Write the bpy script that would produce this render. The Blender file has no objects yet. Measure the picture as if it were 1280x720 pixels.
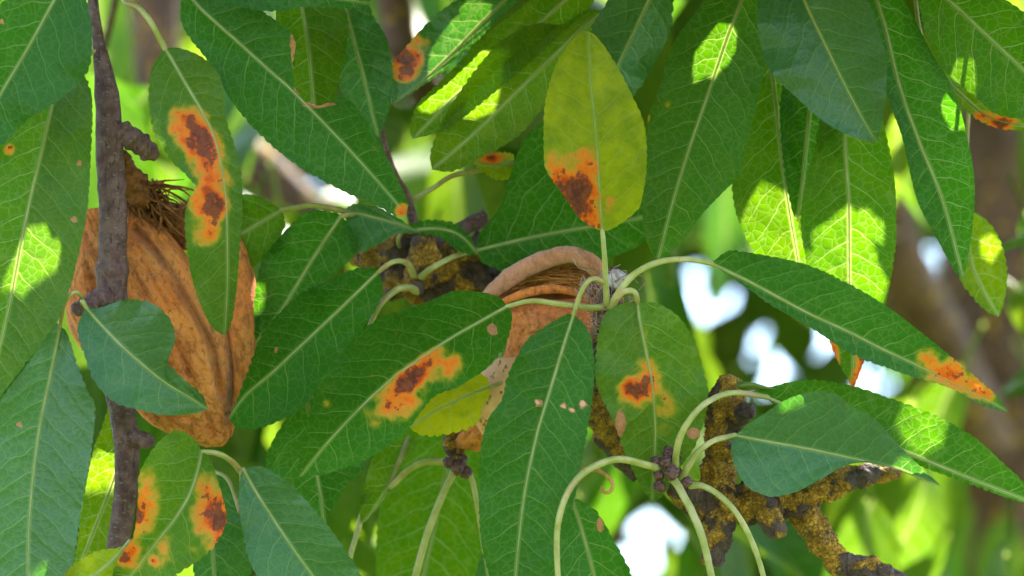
import bpy, math, random
import numpy as np
from mathutils import Vector, Matrix, Euler, noise

sc = bpy.context.scene
rng = random.Random(11)
nrs = np.random.RandomState(5)

# ------------------------------------------------------------------ camera, sky, sun, exposure
FOCUS = 0.60                     # metres from the lens to the sharp leaves
FIELD = 0.20                     # metres across the frame at that distance
PITCH = math.radians(12)
EYE = Vector((0, 0, 1.65))
RIGHT = Vector((1, 0, 0))
FWD = Vector((0, math.cos(PITCH), math.sin(PITCH)))
UP = Vector((0, -math.sin(PITCH), math.cos(PITCH)))
cam_d = bpy.data.cameras.new('camera')
cam = bpy.data.objects.new('camera', cam_d)
sc.collection.objects.link(cam)
cam.location = EYE
cam.rotation_euler = (math.pi / 2 + PITCH, 0, 0)
cam_d.sensor_width = 36
cam_d.lens = 36 * FOCUS / FIELD
cam_d.clip_start = 0.02
cam_d.clip_end = 2000
cam_d.dof.use_dof = True
cam_d.dof.focus_distance = FOCUS + 0.004
cam_d.dof.aperture_fstop = 14
sc.camera = cam

SUN_EL, SUN_AZ = math.radians(57), math.radians(24)
TOSUN = Vector((math.sin(SUN_AZ) * math.cos(SUN_EL), math.cos(SUN_AZ) * math.cos(SUN_EL), math.sin(SUN_EL)))
world = bpy.data.worlds.new('World')
sc.world = world
world.use_nodes = True
wn = world.node_tree
sky = wn.nodes.new('ShaderNodeTexSky')
sky.sky_type = 'NISHITA'
sky.sun_disc = False
sky.sun_elevation = SUN_EL
sky.sun_rotation = SUN_AZ
sky.air_density = 1.0
sky.dust_density = 0.6
wn.links.new(sky.outputs[0], wn.nodes['Background'].inputs[0])
wn.nodes['Background'].inputs[1].default_value = 0.15
sun_d = bpy.data.lights.new('sun', 'SUN')
sun_d.energy = 4.8
sun_d.angle = math.radians(0.5)
sun_d.color = (1.0, 0.94, 0.82)
sun = bpy.data.objects.new('sun', sun_d)
sc.collection.objects.link(sun)
sun.rotation_euler = TOSUN.to_track_quat('Z', 'Y').to_euler()
sc.view_settings.view_transform = 'Standard'
sc.view_settings.look = 'None'
sc.view_settings.exposure = 2.75
sc.view_settings.gamma = 1.0
sc.cycles.max_bounces = 10
sc.cycles.transmission_bounces = 8
sc.cycles.diffuse_bounces = 5

# ------------------------------------------------------------------ helpers
PXM = FIELD / FOCUS / 1280       # metres per photo pixel per metre of distance


def at(px, py, z):
    """a point z millimetres behind the focus plane on the line of sight of a photo pixel"""
    d = FOCUS + z * 0.001
    return EYE + RIGHT * ((px - 640) * PXM * d) + UP * ((360 - py) * PXM * d) + FWD * d


def at_np(px, py, z):
    d = FOCUS + z * 0.001
    R, U, F, E = (np.array(v) for v in (RIGHT, UP, FWD, EYE))
    a, b = (px - 640) * PXM * d, (360 - py) * PXM * d
    return E + a[..., None] * R + b[..., None] * U + d[..., None] * F


def px_of(p):
    v = p - EYE
    d = v.dot(FWD)
    return 640 + v.dot(RIGHT) / (PXM * d), 360 - v.dot(UP) / (PXM * d), d


def pts(s):
    return np.array([[float(c) for c in w.split(',')] for w in s.split()])


def spline(P, n, dense=24):
    """Catmull-Rom through the points, then n samples evenly spaced along it"""
    P = np.asarray(P, float)
    if len(P) == 2:
        t = np.linspace(0, 1, n)[:, None]
        return P[0] * (1 - t) + P[1] * t
    Q = np.vstack([2 * P[0] - P[1], P, 2 * P[-1] - P[-2]])
    out = []
    for i in range(1, len(Q) - 2):
        t = np.linspace(0, 1, dense, endpoint=False)[:, None]
        a, b, c, d = Q[i - 1], Q[i], Q[i + 1], Q[i + 2]
        out.append(.5 * (2 * b + (c - a) * t + (2 * a - 5 * b + 4 * c - d) * t ** 2 + (3 * b - a - 3 * c + d) * t ** 3))
    out.append(P[-1:])
    C = np.vstack(out)
    k = min(2, C.shape[1])
    s = np.concatenate([[0], np.cumsum(np.linalg.norm(np.diff(C[:, :k], axis=0), axis=1))]) if C.shape[1] == 2 else \
        np.concatenate([[0], np.cumsum(np.linalg.norm(np.diff(C, axis=0), axis=1))])
    u = np.linspace(0, s[-1], n)
    return np.stack([np.interp(u, s, C[:, j]) for j in range(C.shape[1])], 1)


def mesh_obj(name, verts, faces, mat, parent=None, attrs=None, smooth=True):
    base = Vector(parent_loc(parent)) if parent else Vector((0, 0, 0))
    me = bpy.data.meshes.new(name)
    V = np.asarray(verts, float) - np.array(base)
    me.from_pydata([tuple(v) for v in V], [], [tuple(f) for f in faces])
    for k, a in (attrs or {}).items():
        a = np.asarray(a, np.float32)
        if a.ndim == 1:
            at_ = me.attributes.new(k, 'FLOAT', 'POINT')
            at_.data.foreach_set('value', a)
        else:
            at_ = me.attributes.new(k, 'FLOAT_VECTOR', 'POINT')
            at_.data.foreach_set('vector', a.ravel())
    if smooth:
        me.polygons.foreach_set('use_smooth', [True] * len(me.polygons))
    me.materials.append(mat)
    me.update()
    o = bpy.data.objects.new(name, me)
    sc.collection.objects.link(o)
    if parent:
        o.parent = parent
    return o


WORLDLOC = {}


def parent_loc(p):
    v = Vector((0, 0, 0))
    while p:
        v += p.location
        p = p.parent
    return v


def thing(name, label, cat, loc=(0, 0, 0), group=None):
    o = bpy.data.objects.new(name, None)
    o.empty_display_size = 0.01
    sc.collection.objects.link(o)
    o.location = loc
    o['label'] = label
    o['category'] = cat
    if group:
        o['group'] = group
    return o


class Build:
    """collects vertices and faces of one mesh"""

    def __init__(self):
        self.v, self.f = [], []

    def tube(self, path, radii, n=10, disp=None, cap=True, flat=1.0, half=False):
        P = np.asarray(path, float)
        m = len(P)
        radii = np.asarray(radii, float) if np.ndim(radii) else np.full(m, radii)
        if len(radii) != m:
            radii = np.interp(np.linspace(0, 1, m), np.linspace(0, 1, len(radii)), radii)
        T = np.gradient(P, axis=0)
        T /= np.linalg.norm(T, axis=1)[:, None] + 1e-12
        ref = np.array(FWD)
        b0 = len(self.v)
        N = ref - T[0] * ref.dot(T[0])
        if np.linalg.norm(N) < 1e-3:
            N = np.array(RIGHT)
        N /= np.linalg.norm(N)
        for i in range(m):
            N = N - T[i] * N.dot(T[i])
            N /= np.linalg.norm(N) + 1e-12
            B = np.cross(T[i], N)
            for j in range(n):
                a = math.pi * (.5 + j / (n - 1)) if half else 2 * math.pi * j / n
                d = N * math.cos(a) * flat + B * math.sin(a)
                r = radii[i]
                if disp:
                    r = r * disp(P[i] + d * r, i / (m - 1), a)
                self.v.append(P[i] + d * r)
        for i in range(m - 1):
            for j in range(n - 1 if half else n):
                k = (j + 1) % n
                self.f.append((b0 + i * n + j, b0 + i * n + k, b0 + (i + 1) * n + k, b0 + (i + 1) * n + j))
        if cap and not half:
            for i0, p in ((0, P[0] - T[0] * radii[0] * .35), (m - 1, P[-1] + T[-1] * radii[-1] * .35)):
                c = len(self.v)
                self.v.append(p)
                for j in range(n):
                    k = (j + 1) % n
                    self.f.append((b0 + i0 * n + j, b0 + i0 * n + k, c) if i0 else (b0 + i0 * n + k, b0 + i0 * n + j, c))
        return self

    def loft(self, rows, m, n, disp=None, back=0.7):
        """closed body whose rows run from a left to a right outline point: lx,ly,rx,ry,z,bulge(mm)"""
        R = np.asarray(rows, float)
        t = np.linspace(0, 1, m)
        u = np.linspace(0, 1, len(R))
        if len(R) > 2:
            S = spline(R, m)
        else:
            S = np.stack([np.interp(t, u, R[:, j]) for j in range(6)], 1)
        b0 = len(self.v)
        for i in range(m):
            lx, ly, rx, ry, z, bg = S[i]
            for j in range(n):
                a = 2 * math.pi * j / n
                c = (1 - math.cos(a)) / 2
                s = math.sin(a)
                dep = z - bg * s if s > 0 else z - bg * s * back
                if disp:
                    dep += disp(i / (m - 1), a, lx + (rx - lx) * c, ly + (ry - ly) * c)
                self.v.append(np.array(at(lx + (rx - lx) * c, ly + (ry - ly) * c, dep)))
        for i in range(m - 1):
            for j in range(n):
                k = (j + 1) % n
                self.f.append((b0 + i * n + j, b0 + (i + 1) * n + j, b0 + (i + 1) * n + k, b0 + i * n + k))
        for i0 in (0, m - 1):
            c = len(self.v)
            self.v.append(np.mean(self.v[b0 + i0 * n:b0 + i0 * n + n], axis=0))
            for j in range(n):
                k = (j + 1) % n
                self.f.append((b0 + i0 * n + j, b0 + i0 * n + k, c) if i0 == 0 else (b0 + i0 * n + k, b0 + i0 * n + j, c))
        return self

    def blob(self, c, r, n=14, disp=None, axes=(1, 1, 1)):
        b0 = len(self.v)
        m = n // 2 + 1
        for i in range(m + 1):
            th = math.pi * i / m
            for j in range(n):
                ph = 2 * math.pi * j / n
                d = np.array((math.sin(th) * math.cos(ph) * axes[0], math.sin(th) * math.sin(ph) * axes[1], math.cos(th) * axes[2]))
                k = disp(d, th, ph) if disp else 1
                self.v.append(np.array(c) + d * r * k)
        for i in range(m):
            for j in range(n):
                k = (j + 1) % n
                self.f.append((b0 + i * n + j, b0 + (i + 1) * n + j, b0 + (i + 1) * n + k, b0 + i * n + k))
        return self

    def build(self, name, mat, parent=None, attrs=None):
        return mesh_obj(name, self.v, self.f, mat, parent, attrs)


def path3(s, z=None, n=40):
    """a smooth 3-D path from 'x,y,z x,y,z ...' (photo pixels, mm) or 'x,y ...' with one z"""
    P = pts(s)
    if P.shape[1] == 2:
        zz = np.full(len(P), z if np.ndim(z) == 0 else 0.0)
        if np.ndim(z):
            zz = np.interp(np.linspace(0, 1, len(P)), np.linspace(0, 1, len(z)), z)
        P = np.hstack([P, zz[:, None]])
    Q = np.array([np.array(at(*p)) for p in P])
    return spline(Q, n)


MM = 0.001
PX = PXM * FOCUS                 # metres per photo pixel in the focus plane


# ------------------------------------------------------------------ node helpers
class NT:
    def __init__(self, name):
        self.m = bpy.data.materials.new(name)
        self.m.use_nodes = True
        self.t = self.m.node_tree
        self.t.nodes.clear()
        self.out = self.t.nodes.new('ShaderNodeOutputMaterial')

    def n(self, typ, **kw):
        nd = self.t.nodes.new('ShaderNode' + typ)
        for k, v in kw.items():
            setattr(nd, k, v)
        return nd

    def set(self, sock, v):
        if hasattr(v, 'is_output') or isinstance(v, bpy.types.NodeSocket):
            self.t.links.new(v, sock)
        elif v is not None:
            if sock.type == 'RGBA' and len(v) == 3:
                v = (*v, 1)
            sock.default_value = v

    def math(self, op, a, b=None, c=None, clamp=False):
        nd = self.n('Math', operation=op, use_clamp=clamp)
        for s, v in zip(nd.inputs, (a, b, c)):
            self.set(s, v)
        return nd.outputs[0]

    def vmath(self, op, a, b=None, scale=None):
        nd = self.n('VectorMath', operation=op)
        self.set(nd.inputs[0], a)
        if b is not None:
            self.set(nd.inputs[1], b)
        if scale is not None:
            self.set(nd.inputs['Scale'], scale)
        return nd.outputs[0]

    def ss(self, v, lo, hi, a=0.0, b=1.0):
        nd = self.n('MapRange', interpolation_type='SMOOTHSTEP')
        self.set(nd.inputs[0], v)
        for i, x in zip((1, 2, 3, 4), (lo, hi, a, b)):
            self.set(nd.inputs[i], x)
        return nd.outputs[0]

    def mix(self, f, a, b, blend='MIX'):
        nd = self.n('Mix', data_type='RGBA', blend_type=blend)
        self.set(nd.inputs[0], f)
        self.set(nd.inputs[6], a)
        self.set(nd.inputs[7], b)
        return nd.outputs[2]

    def ramp(self, f, stops, interp='LINEAR'):
        nd = self.n('ValToRGB')
        cr = nd.color_ramp
        cr.interpolation = interp
        while len(cr.elements) < len(stops):
            cr.elements.new(0.5)
        for e, (p, c) in zip(cr.elements, stops):
            e.position = p
            e.color = (*c, 1)
        self.set(nd.inputs[0], f)
        return nd.outputs[0]

    def noise(self, vec, scale, detail=4, rough=.55, dist=0.0):
        nd = self.n('TexNoise')
        self.set(nd.inputs['Vector'], vec)
        nd.inputs['Scale'].default_value = scale
        nd.inputs['Detail'].default_value = detail
        nd.inputs['Roughness'].default_value = rough
        nd.inputs['Distortion'].default_value = dist
        return nd.outputs['Fac']

    def voro(self, vec, scale, feature='DISTANCE_TO_EDGE'):
        nd = self.n('TexVoronoi', feature=feature)
        self.set(nd.inputs['Vector'], vec)
        nd.inputs['Scale'].default_value = scale
        return nd.outputs['Distance']

    def attr(self, name, out='Fac'):
        nd = self.n('Attribute', attribute_name=name)
        return nd.outputs[out]

    def bump(self, h, dist, strength=1.0):
        nd = self.n('Bump')
        nd.inputs['Strength'].default_value = strength
        nd.inputs['Distance'].default_value = dist
        self.set(nd.inputs['Height'], h)
        return nd.outputs[0]

    def bsdf(self, col, rough, normal=None, spec=.5, **kw):
        nd = self.n('BsdfPrincipled')
        self.set(nd.inputs['Base Color'], col)
        self.set(nd.inputs['Roughness'], rough)
        self.set(nd.inputs['Specular IOR Level'], spec)
        if normal is not None:
            self.set(nd.inputs['Normal'], normal)
        for k, v in kw.items():
            self.set(nd.inputs[k.replace('_', ' ')], v)
        return nd.outputs[0]

    def finish(self, sh):
        self.t.links.new(sh, self.out.inputs[0])
        return self.m


RUST = [(.0, (.20, .24, .015)), (.22, (.24, .22, .012)), (.38, (.42, .21, .022)), (.54, (.64, .150, .012)),
        (.70, (.56, .080, .006)), (.84, (.27, .042, .010)), (1., (.10, .026, .016))]


def leaf_material():
    k = NT('almond_leaf')
    lp = k.attr('lp', 'Vector')
    sep = k.n('SeparateXYZ')
    k.set(sep.inputs[0], lp)
    s, w, v = sep.outputs
    tone = k.n('SeparateXYZ')
    k.set(tone.inputs[0], k.attr('tone', 'Vector'))
    yel, pale, seed = tone.outputs
    cmb = k.n('CombineXYZ')
    k.set(cmb.inputs[0], s)
    k.set(cmb.inputs[1], w)
    k.set(cmb.inputs[2], seed)
    pos = cmb.outputs[0]
    aw = k.math('ABSOLUTE', w)
    side = k.math('SIGN', w)
    n1 = k.noise(pos, .10, 2)
    s2 = k.math('MULTIPLY_ADD', k.math('SUBTRACT', n1, .5), 5.5, s)
    # secondary veins: arcs that leave the midrib and sweep towards the tip
    ph = k.math('SUBTRACT', s2, k.math('MULTIPLY', aw, .55))
    ph = k.math('SUBTRACT', ph, k.math('MULTIPLY', k.math('MULTIPLY', aw, aw), .035))
    ph = k.math('ADD', k.math('DIVIDE', ph, 4.6), k.math('MULTIPLY', side, .23))
    dist2 = k.math('MULTIPLY', k.math('PINGPONG', ph, .5), 4.6)
    wid = k.math('MULTIPLY_ADD', v, -.15, .22)
    v2 = k.math('SUBTRACT', 1., k.ss(dist2, k.math('MULTIPLY', wid, .25), wid))
    v2 = k.math('MULTIPLY', v2, k.ss(v, .95, .8))
    # the finer network between them
    jit = k.vmath('SCALE', k.vmath('SUBTRACT', k.vmath('MULTIPLY', pos, (1, 1, 0)), (0, 0, 0)), scale=1.0)
    wob = k.n('TexNoise')
    k.set(wob.inputs['Vector'], pos)
    wob.inputs['Scale'].default_value = .5
    pj = k.vmath('ADD', pos, k.vmath('SCALE', k.vmath('SUBTRACT', wob.outputs['Color'], (.5, .5, .5)), scale=.45))
    d3 = k.voro(pj, .58)
    d4 = k.voro(pj, 1.5)
    v3 = k.ss(d3, .09, .01)
    v4 = k.ss(d4, .12, .02)
    veins = k.math('MAXIMUM', v2, k.math('MAXIMUM', k.math('MULTIPLY', v3, .36), k.math('MULTIPLY', v4, .26)))
    mid = k.ss(aw, .60, .30)
    veins = k.math('MAXIMUM', veins, mid)
    big = k.noise(pos, .07, 3)
    fine = k.noise(pos, 1.6, 3, .7)
    rnd = k.n('ObjectInfo').outputs['Random']
    # upper side colours
    yel = k.math('MULTIPLY', yel, k.math('MULTIPLY_ADD', k.math('SUBTRACT', k.noise(pos, .20, 6, .68), .5), 2.2, .98), None, True)
    vary = k.noise(k.vmath('ADD', pos, (9, 80, 0)), .045, 2)
    g = k.mix(k.ss(big, .3, .7), (.0020, .036, .0020), (.0034, .054, .0014))
    g = k.mix(k.math('MULTIPLY', rnd, .3), g, (.012, .075, .0012))
    g = k.mix(pale, g, (.044, .090, .034))
    g = k.mix(yel, g, (.33, .32, .004))
    g = k.mix(k.math('MULTIPLY', k.ss(fine, .35, .75), .25), g, k.mix(.5, g, (.012, .085, .012)))
    vc = k.mix(.55, g, (.050, .165, .012))
    g = k.mix(k.math('MULTIPLY', veins, .46), g, vc)
    dust = k.math('MULTIPLY', k.ss(k.noise(k.vmath('ADD', pos, (70, 5, 0)), .11, 6, .7), .48, .72), k.math('MULTIPLY_ADD', pale, .42, .06))
    g = k.mix(dust, g, (.080, .115, .055))
    spk = k.voro(k.vmath('ADD', pos, (13, 3, 0)), .16, 'F1')
    g = k.mix(k.math('MULTIPLY', k.ss(spk, .085, .05), k.ss(vary, .45, .6)), g, (.11, .075, .02))
    # rust blotches
    ru = k.attr('rust')
    rn = k.math('SUBTRACT', k.noise(pos, .36, 3, .5), .5)
    rl = k.math('SUBTRACT', k.noise(k.vmath('ADD', pos, (40, 0, 0)), .20, 2, .5), .5)
    rl = k.math('MULTIPLY_ADD', rl, 1.8, k.math('MULTIPLY', rn, 1.5))
    rr = k.math('MULTIPLY_ADD', rl, k.math('MULTIPLY', k.ss(ru, .02, .3), k.ss(ru, .5, 1.1, .55, 1.0)), ru)
    rm = k.ss(rr, .10, .36)
    cn = k.noise(k.vmath('ADD', pos, (0, 60, 0)), .55, 5, .65)
    core = k.ss(k.math('MULTIPLY_ADD', k.math('SUBTRACT', cn, .5), 2.4, rr), .70, .84)
    rc = k.ramp(k.math('MINIMUM', rr, .80), RUST)
    rc = k.mix(core, rc, k.mix(k.ss(cn, .35, .65), (.075, .022, .016), (.20, .050, .020)))
    rc = k.mix(k.math('MULTIPLY', k.ss(fine, .4, .8), .3), rc, k.mix(.6, rc, (.10, .04, .02)))
    # dry, bleached flecks
    dr = k.attr('dry')
    drm = k.ss(k.math('MULTIPLY_ADD', rn, k.math('MULTIPLY', k.ss(dr, 0., .1), 1.3), dr), .42, .52)
    col = k.mix(rm, g, rc)
    col = k.mix(drm, col, k.mix(k.ss(dr, .9, 1.2), k.mix(k.ss(fine, .3, .7), (.40, .16, .075), (.24, .085, .045)), (.62, .33, .21)))
    # light let through the blade
    tg = k.mix(yel, (.062, .262, .0006), (.56, .50, .002))
    tg = k.mix(k.math('MULTIPLY', pale, .4), tg, (.045, .19, .014))
    tg = k.mix(k.math('MULTIPLY', k.math('MAXIMUM', k.math('MAXIMUM', v2, mid), k.math('MULTIPLY', v3, .30)), .62), tg, (.56, .62, .20))
    trn = k.mix(rm, tg, k.mix(.5, rc, k.mix(1.0, rc, (1.9, 1.5, 1.2), 'MULTIPLY')))
    trn = k.mix(drm, trn, (.5, .25, .1))
    h = k.math('ADD', k.math('MULTIPLY', k.ss(dist2, 0, 1.4), .7), k.math('MULTIPLY', k.ss(d3, 0, .3), .35))
    h = k.math('ADD', h, k.math('MULTIPLY', k.noise(pos, 2.6, 2), .25))
    h = k.math('ADD', h, k.math('MULTIPLY', k.ss(d4, 0, .3), .12))
    bm = k.bump(h, .00026, .5)
    rough = k.math('MULTIPLY_ADD', fine, .18, .30)
    surf = k.bsdf(col, rough, bm, k.math('MULTIPLY_ADD', pale, .26, .05))
    tr = k.n('BsdfTranslucent')
    k.set(tr.inputs[0], trn)
    k.set(tr.inputs[1], bm)
    mx = k.n('MixShader')
    k.set(mx.inputs[0], k.math('MULTIPLY_ADD', pale, -.16, .42))
    k.t.links.new(surf, mx.inputs[1])
    k.t.links.new(tr.outputs[0], mx.inputs[2])
    return k.finish(mx.outputs[0])


def obj_pos(k, scale=1000.0):
    return k.vmath('SCALE', k.n('NewGeometry').outputs['Position'], scale=scale)


def stalk_material(name, a, b, c, tr=.25):
    k = NT(name)
    p = obj_pos(k)
    n = k.noise(p, .25, 3)
    col = k.mix(k.ss(n, .3, .7), a, b)
    col = k.mix(k.math('MULTIPLY', k.ss(k.noise(p, 1.4, 3), .55, .75), .6), col, c)
    col = k.mix(k.math('MULTIPLY', k.ss(k.noise(p, .11, 3), .52, .66), .55), col, c)
    bm = k.bump(k.noise(p, 2.5, 3), .0001, .5)
    t = k.n('BsdfTranslucent')
    k.set(t.inputs[0], col)
    mx = k.n('MixShader')
    mx.inputs[0].default_value = tr
    k.t.links.new(k.bsdf(col, .45, bm, .4), mx.inputs[1])
    k.t.links.new(t.outputs[0], mx.inputs[2])
    return k.finish(mx.outputs[0])


def bark_material(name, lichen=0.0, base=((.045, .030, .030), (.12, .085, .080)), scale=1.0):
    k = NT(name)
    p = obj_pos(k)
    n = k.noise(p, .35 * scale, 6, .65)
    f = k.noise(p, 1.7 * scale, 5, .7)
    str_ = k.noise(k.vmath('MULTIPLY', p, (1.6, 1.6, .22)), .5 * scale, 4)
    col = k.mix(k.ss(n, .3, .7), *base)
    col = k.mix(k.math('MULTIPLY', k.ss(f, .55, .75), .5), col, (.21, .17, .165))
    col = k.mix(k.math('MULTIPLY', k.ss(str_, .58, .66), .6), col, (.15, .075, .045))
    h = k.math('ADD', f, k.math('MULTIPLY', str_, .8))
    len_ = k.ss(k.voro(k.vmath('MULTIPLY', k.vmath('ADD', p, k.vmath('SCALE', k.n('TexNoise').outputs['Color'], scale=.5)), (.7, .7, 1.5)), .55 * scale, 'F1'), .26, .16)
    if not lichen:
        col = k.mix(k.math('MULTIPLY', len_, .6), col, (.34, .26, .23))
    h = k.math('ADD', h, k.math('MULTIPLY', len_, .5))
    crk = k.ss(k.noise(k.vmath('MULTIPLY', p, (1.5, 1.5, .10)), .8 * scale, 4, .7), .60, .68)
    col = k.mix(k.math('MULTIPLY', crk, .7), col, (.045, .022, .02))
    h = k.math('SUBTRACT', h, crk)
    if lichen:
        tn = k.n('TexNoise')
        k.set(tn.inputs['Vector'], p)
        tn.inputs['Scale'].default_value = .9
        tn.inputs['Detail'].default_value = 4
        pc = k.vmath('ADD', p, k.vmath('SCALE', k.vmath('SUBTRACT', tn.outputs['Color'], (.5, .5, .5)), scale=2.6))
        crack = k.voro(pc, .95)
        lm = k.ss(k.math('MULTIPLY_ADD', k.math('SUBTRACT', f, .5), .16, k.noise(p, .13, 3, .5)), .66 - .3 * lichen, .69 - .3 * lichen)
        lc = k.mix(k.ss(k.noise(p, .5, 5, .7), .32, .68), (.32, .145, .012), (.80, .40, .036))
        lc = k.mix(k.ss(k.noise(p, .35, 4, .7), .56, .68), lc, (.19, .12, .040))
        lc = k.mix(k.math('MULTIPLY', k.ss(crack, .055, .0), .85), lc, (.05, .026, .012))
        col = k.mix(lm, col, lc)
        gm = k.ss(k.noise(k.vmath('ADD', p, (31, 7, 3)), .32, 5, .7), .63, .69)
        col = k.mix(k.math('MULTIPLY', gm, .8), col, k.mix(k.ss(f, .4, .65), (.16, .15, .14), (.42, .42, .40)))
        h = k.math('ADD', h, k.math('MULTIPLY', k.ss(crack, 0, .2), k.math('MULTIPLY', lm, 1.2)))
    bm = k.bump(h, .0012, 1.0)
    return k.finish(k.bsdf(col, .72, bm, .25))


def hull_material(name, a, b, dark, fuzz=.5):
    k = NT(name)
    p = obj_pos(k)
    # wrinkles run along the hull, roughly down and to the right
    q = k.vmath('MULTIPLY', p, (1.0, 1.0, .38))
    rot = k.n('VectorRotate', rotation_type='Y_AXIS')
    k.set(rot.inputs['Vector'], p)
    rot.inputs['Angle'].default_value = math.radians(33)
    q = k.vmath('MULTIPLY', rot.outputs[0], (1.0, 1.0, .13))
    wr = k.noise(q, .55, 6, .62, .5)
    n = k.noise(p, .10, 4)
    f = k.noise(p, 2.2, 4, .7)
    col = k.mix(k.ss(n, .35, .65), a, b)
    f2 = k.noise(k.vmath('MULTIPLY', p, (1.0, 1.0, .6)), .8, 6, .7, .4)
    col = k.mix(k.math('MULTIPLY', k.ss(wr, .54, .32), .55), col, dark)
    col = k.mix(k.math('MULTIPLY', k.ss(f2, .50, .36), .6), col, dark)
    col = k.mix(k.math('MULTIPLY', k.ss(f, .4, .75), .35), col, (.62, .33, .15))
    col = k.mix(k.math('MULTIPLY', k.attr('dark_streak'), k.ss(k.noise(p, .5, 5, .7), .30, .6, .35, 1.0)), col, (.115, .050, .030))
    bm = k.bump(k.math('ADD', k.math('ADD', wr, k.math('MULTIPLY', f2, .8)), k.math('MULTIPLY', f, .25)), .0012, 1.0)
    return k.finish(k.bsdf(col, .85, bm, .15, Sheen_Weight=fuzz, Sheen_Roughness=.45, Sheen_Tint=(.9, .72, .6)))


def plain_material(name, a, b, scale, rough=.8, bump=.0003, spec=.2):
    k = NT(name)
    p = obj_pos(k)
    n = k.noise(p, scale, 5, .6)
    return k.finish(k.bsdf(k.mix(k.ss(n, .35, .65), a, b), rough, k.bump(n, bump, .8), spec))


def shell_material():
    k = NT('almond_shell')
    p = obj_pos(k)
    col = k.mix(k.ss(k.noise(p, .2, 3), .35, .65), (.62, .28, .13), (.74, .38, .21))
    pit = k.ss(k.noise(k.vmath('MULTIPLY', p, (1, 1, .55)), 1.0, 3, .6), .60, .66)
    col = k.mix(pit, col, (.30, .13, .05))
    bm = k.bump(k.math('SUBTRACT', 1, pit), .0004, .7)
    return k.finish(k.bsdf(col, .75, bm, .25))


M_LEAF = leaf_material()
M_PET = stalk_material('leaf_stalk', (.26, .27, .05), (.44, .38, .15), (.34, .15, .055))
M_RIB = stalk_material('midrib', (.34, .37, .10), (.46, .46, .19), (.42, .40, .15), .55)
M_TWIG = bark_material('twig_bark', base=((.115, .046, .042), (.27, .145, .130)), scale=1.2)
M_DARK = bark_material('old_bark', .58, base=((.045, .024, .016), (.15, .085, .060)))
M_LICH = bark_material('lichen_bark', .98, base=((.050, .028, .018), (.16, .10, .075)))
M_HULL = hull_material('hull_suede', (.66, .155, .017), (.80, .265, .050), (.15, .030, .007), .12)
M_LIP = hull_material('hull_lip', (.46, .165, .085), (.64, .29, .17), (.24, .07, .03), .5)
M_FIB = plain_material('hull_fibre', (.10, .034, .012), (.24, .085, .026), .9)
M_IN = plain_material('hull_lining', (.09, .024, .006), (.20, .058, .012), .5)  # dark red lining, with the opening's shade put into its colour
M_SHELL = shell_material()
M_BUD = plain_material('bud_scale', (.038, .013, .010), (.13, .052, .040), 1.3, .6, .0003, .35)
M_HAIR = plain_material('dry_hair', (.20, .11, .075), (.34, .21, .15), .7)
M_TRUNK = bark_material('trunk_bark', .2, base=((.065, .025, .010), (.14, .062, .028)), scale=.12)
M_DRY = plain_material('dry_stalk', (.30, .13, .03), (.42, .22, .06), .6, .5)

# ------------------------------------------------------------------ ground
k = NT('grassy_orchard_ground')
p = obj_pos(k, 1.0)
gc = k.mix(k.ss(k.noise(p, 3.0, 6), .4, .6), (.05, .11, .022), (.11, .13, .04))
M_GROUND = k.finish(k.bsdf(gc, .9, k.bump(k.noise(p, 20, 4), .02), .1))
G = 900
ground = mesh_obj('ground', [(-G, -G, 0), (G, -G, 0), (G, G, 0), (-G, G, 0)], [(0, 1, 2, 3)], M_GROUND, smooth=False)
ground['kind'] = 'structure'


# ------------------------------------------------------------------ leaves traced as real curved blades
TRACED = []                      # (mid px, half width px, z) of every traced leaf
NL = 0


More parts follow.
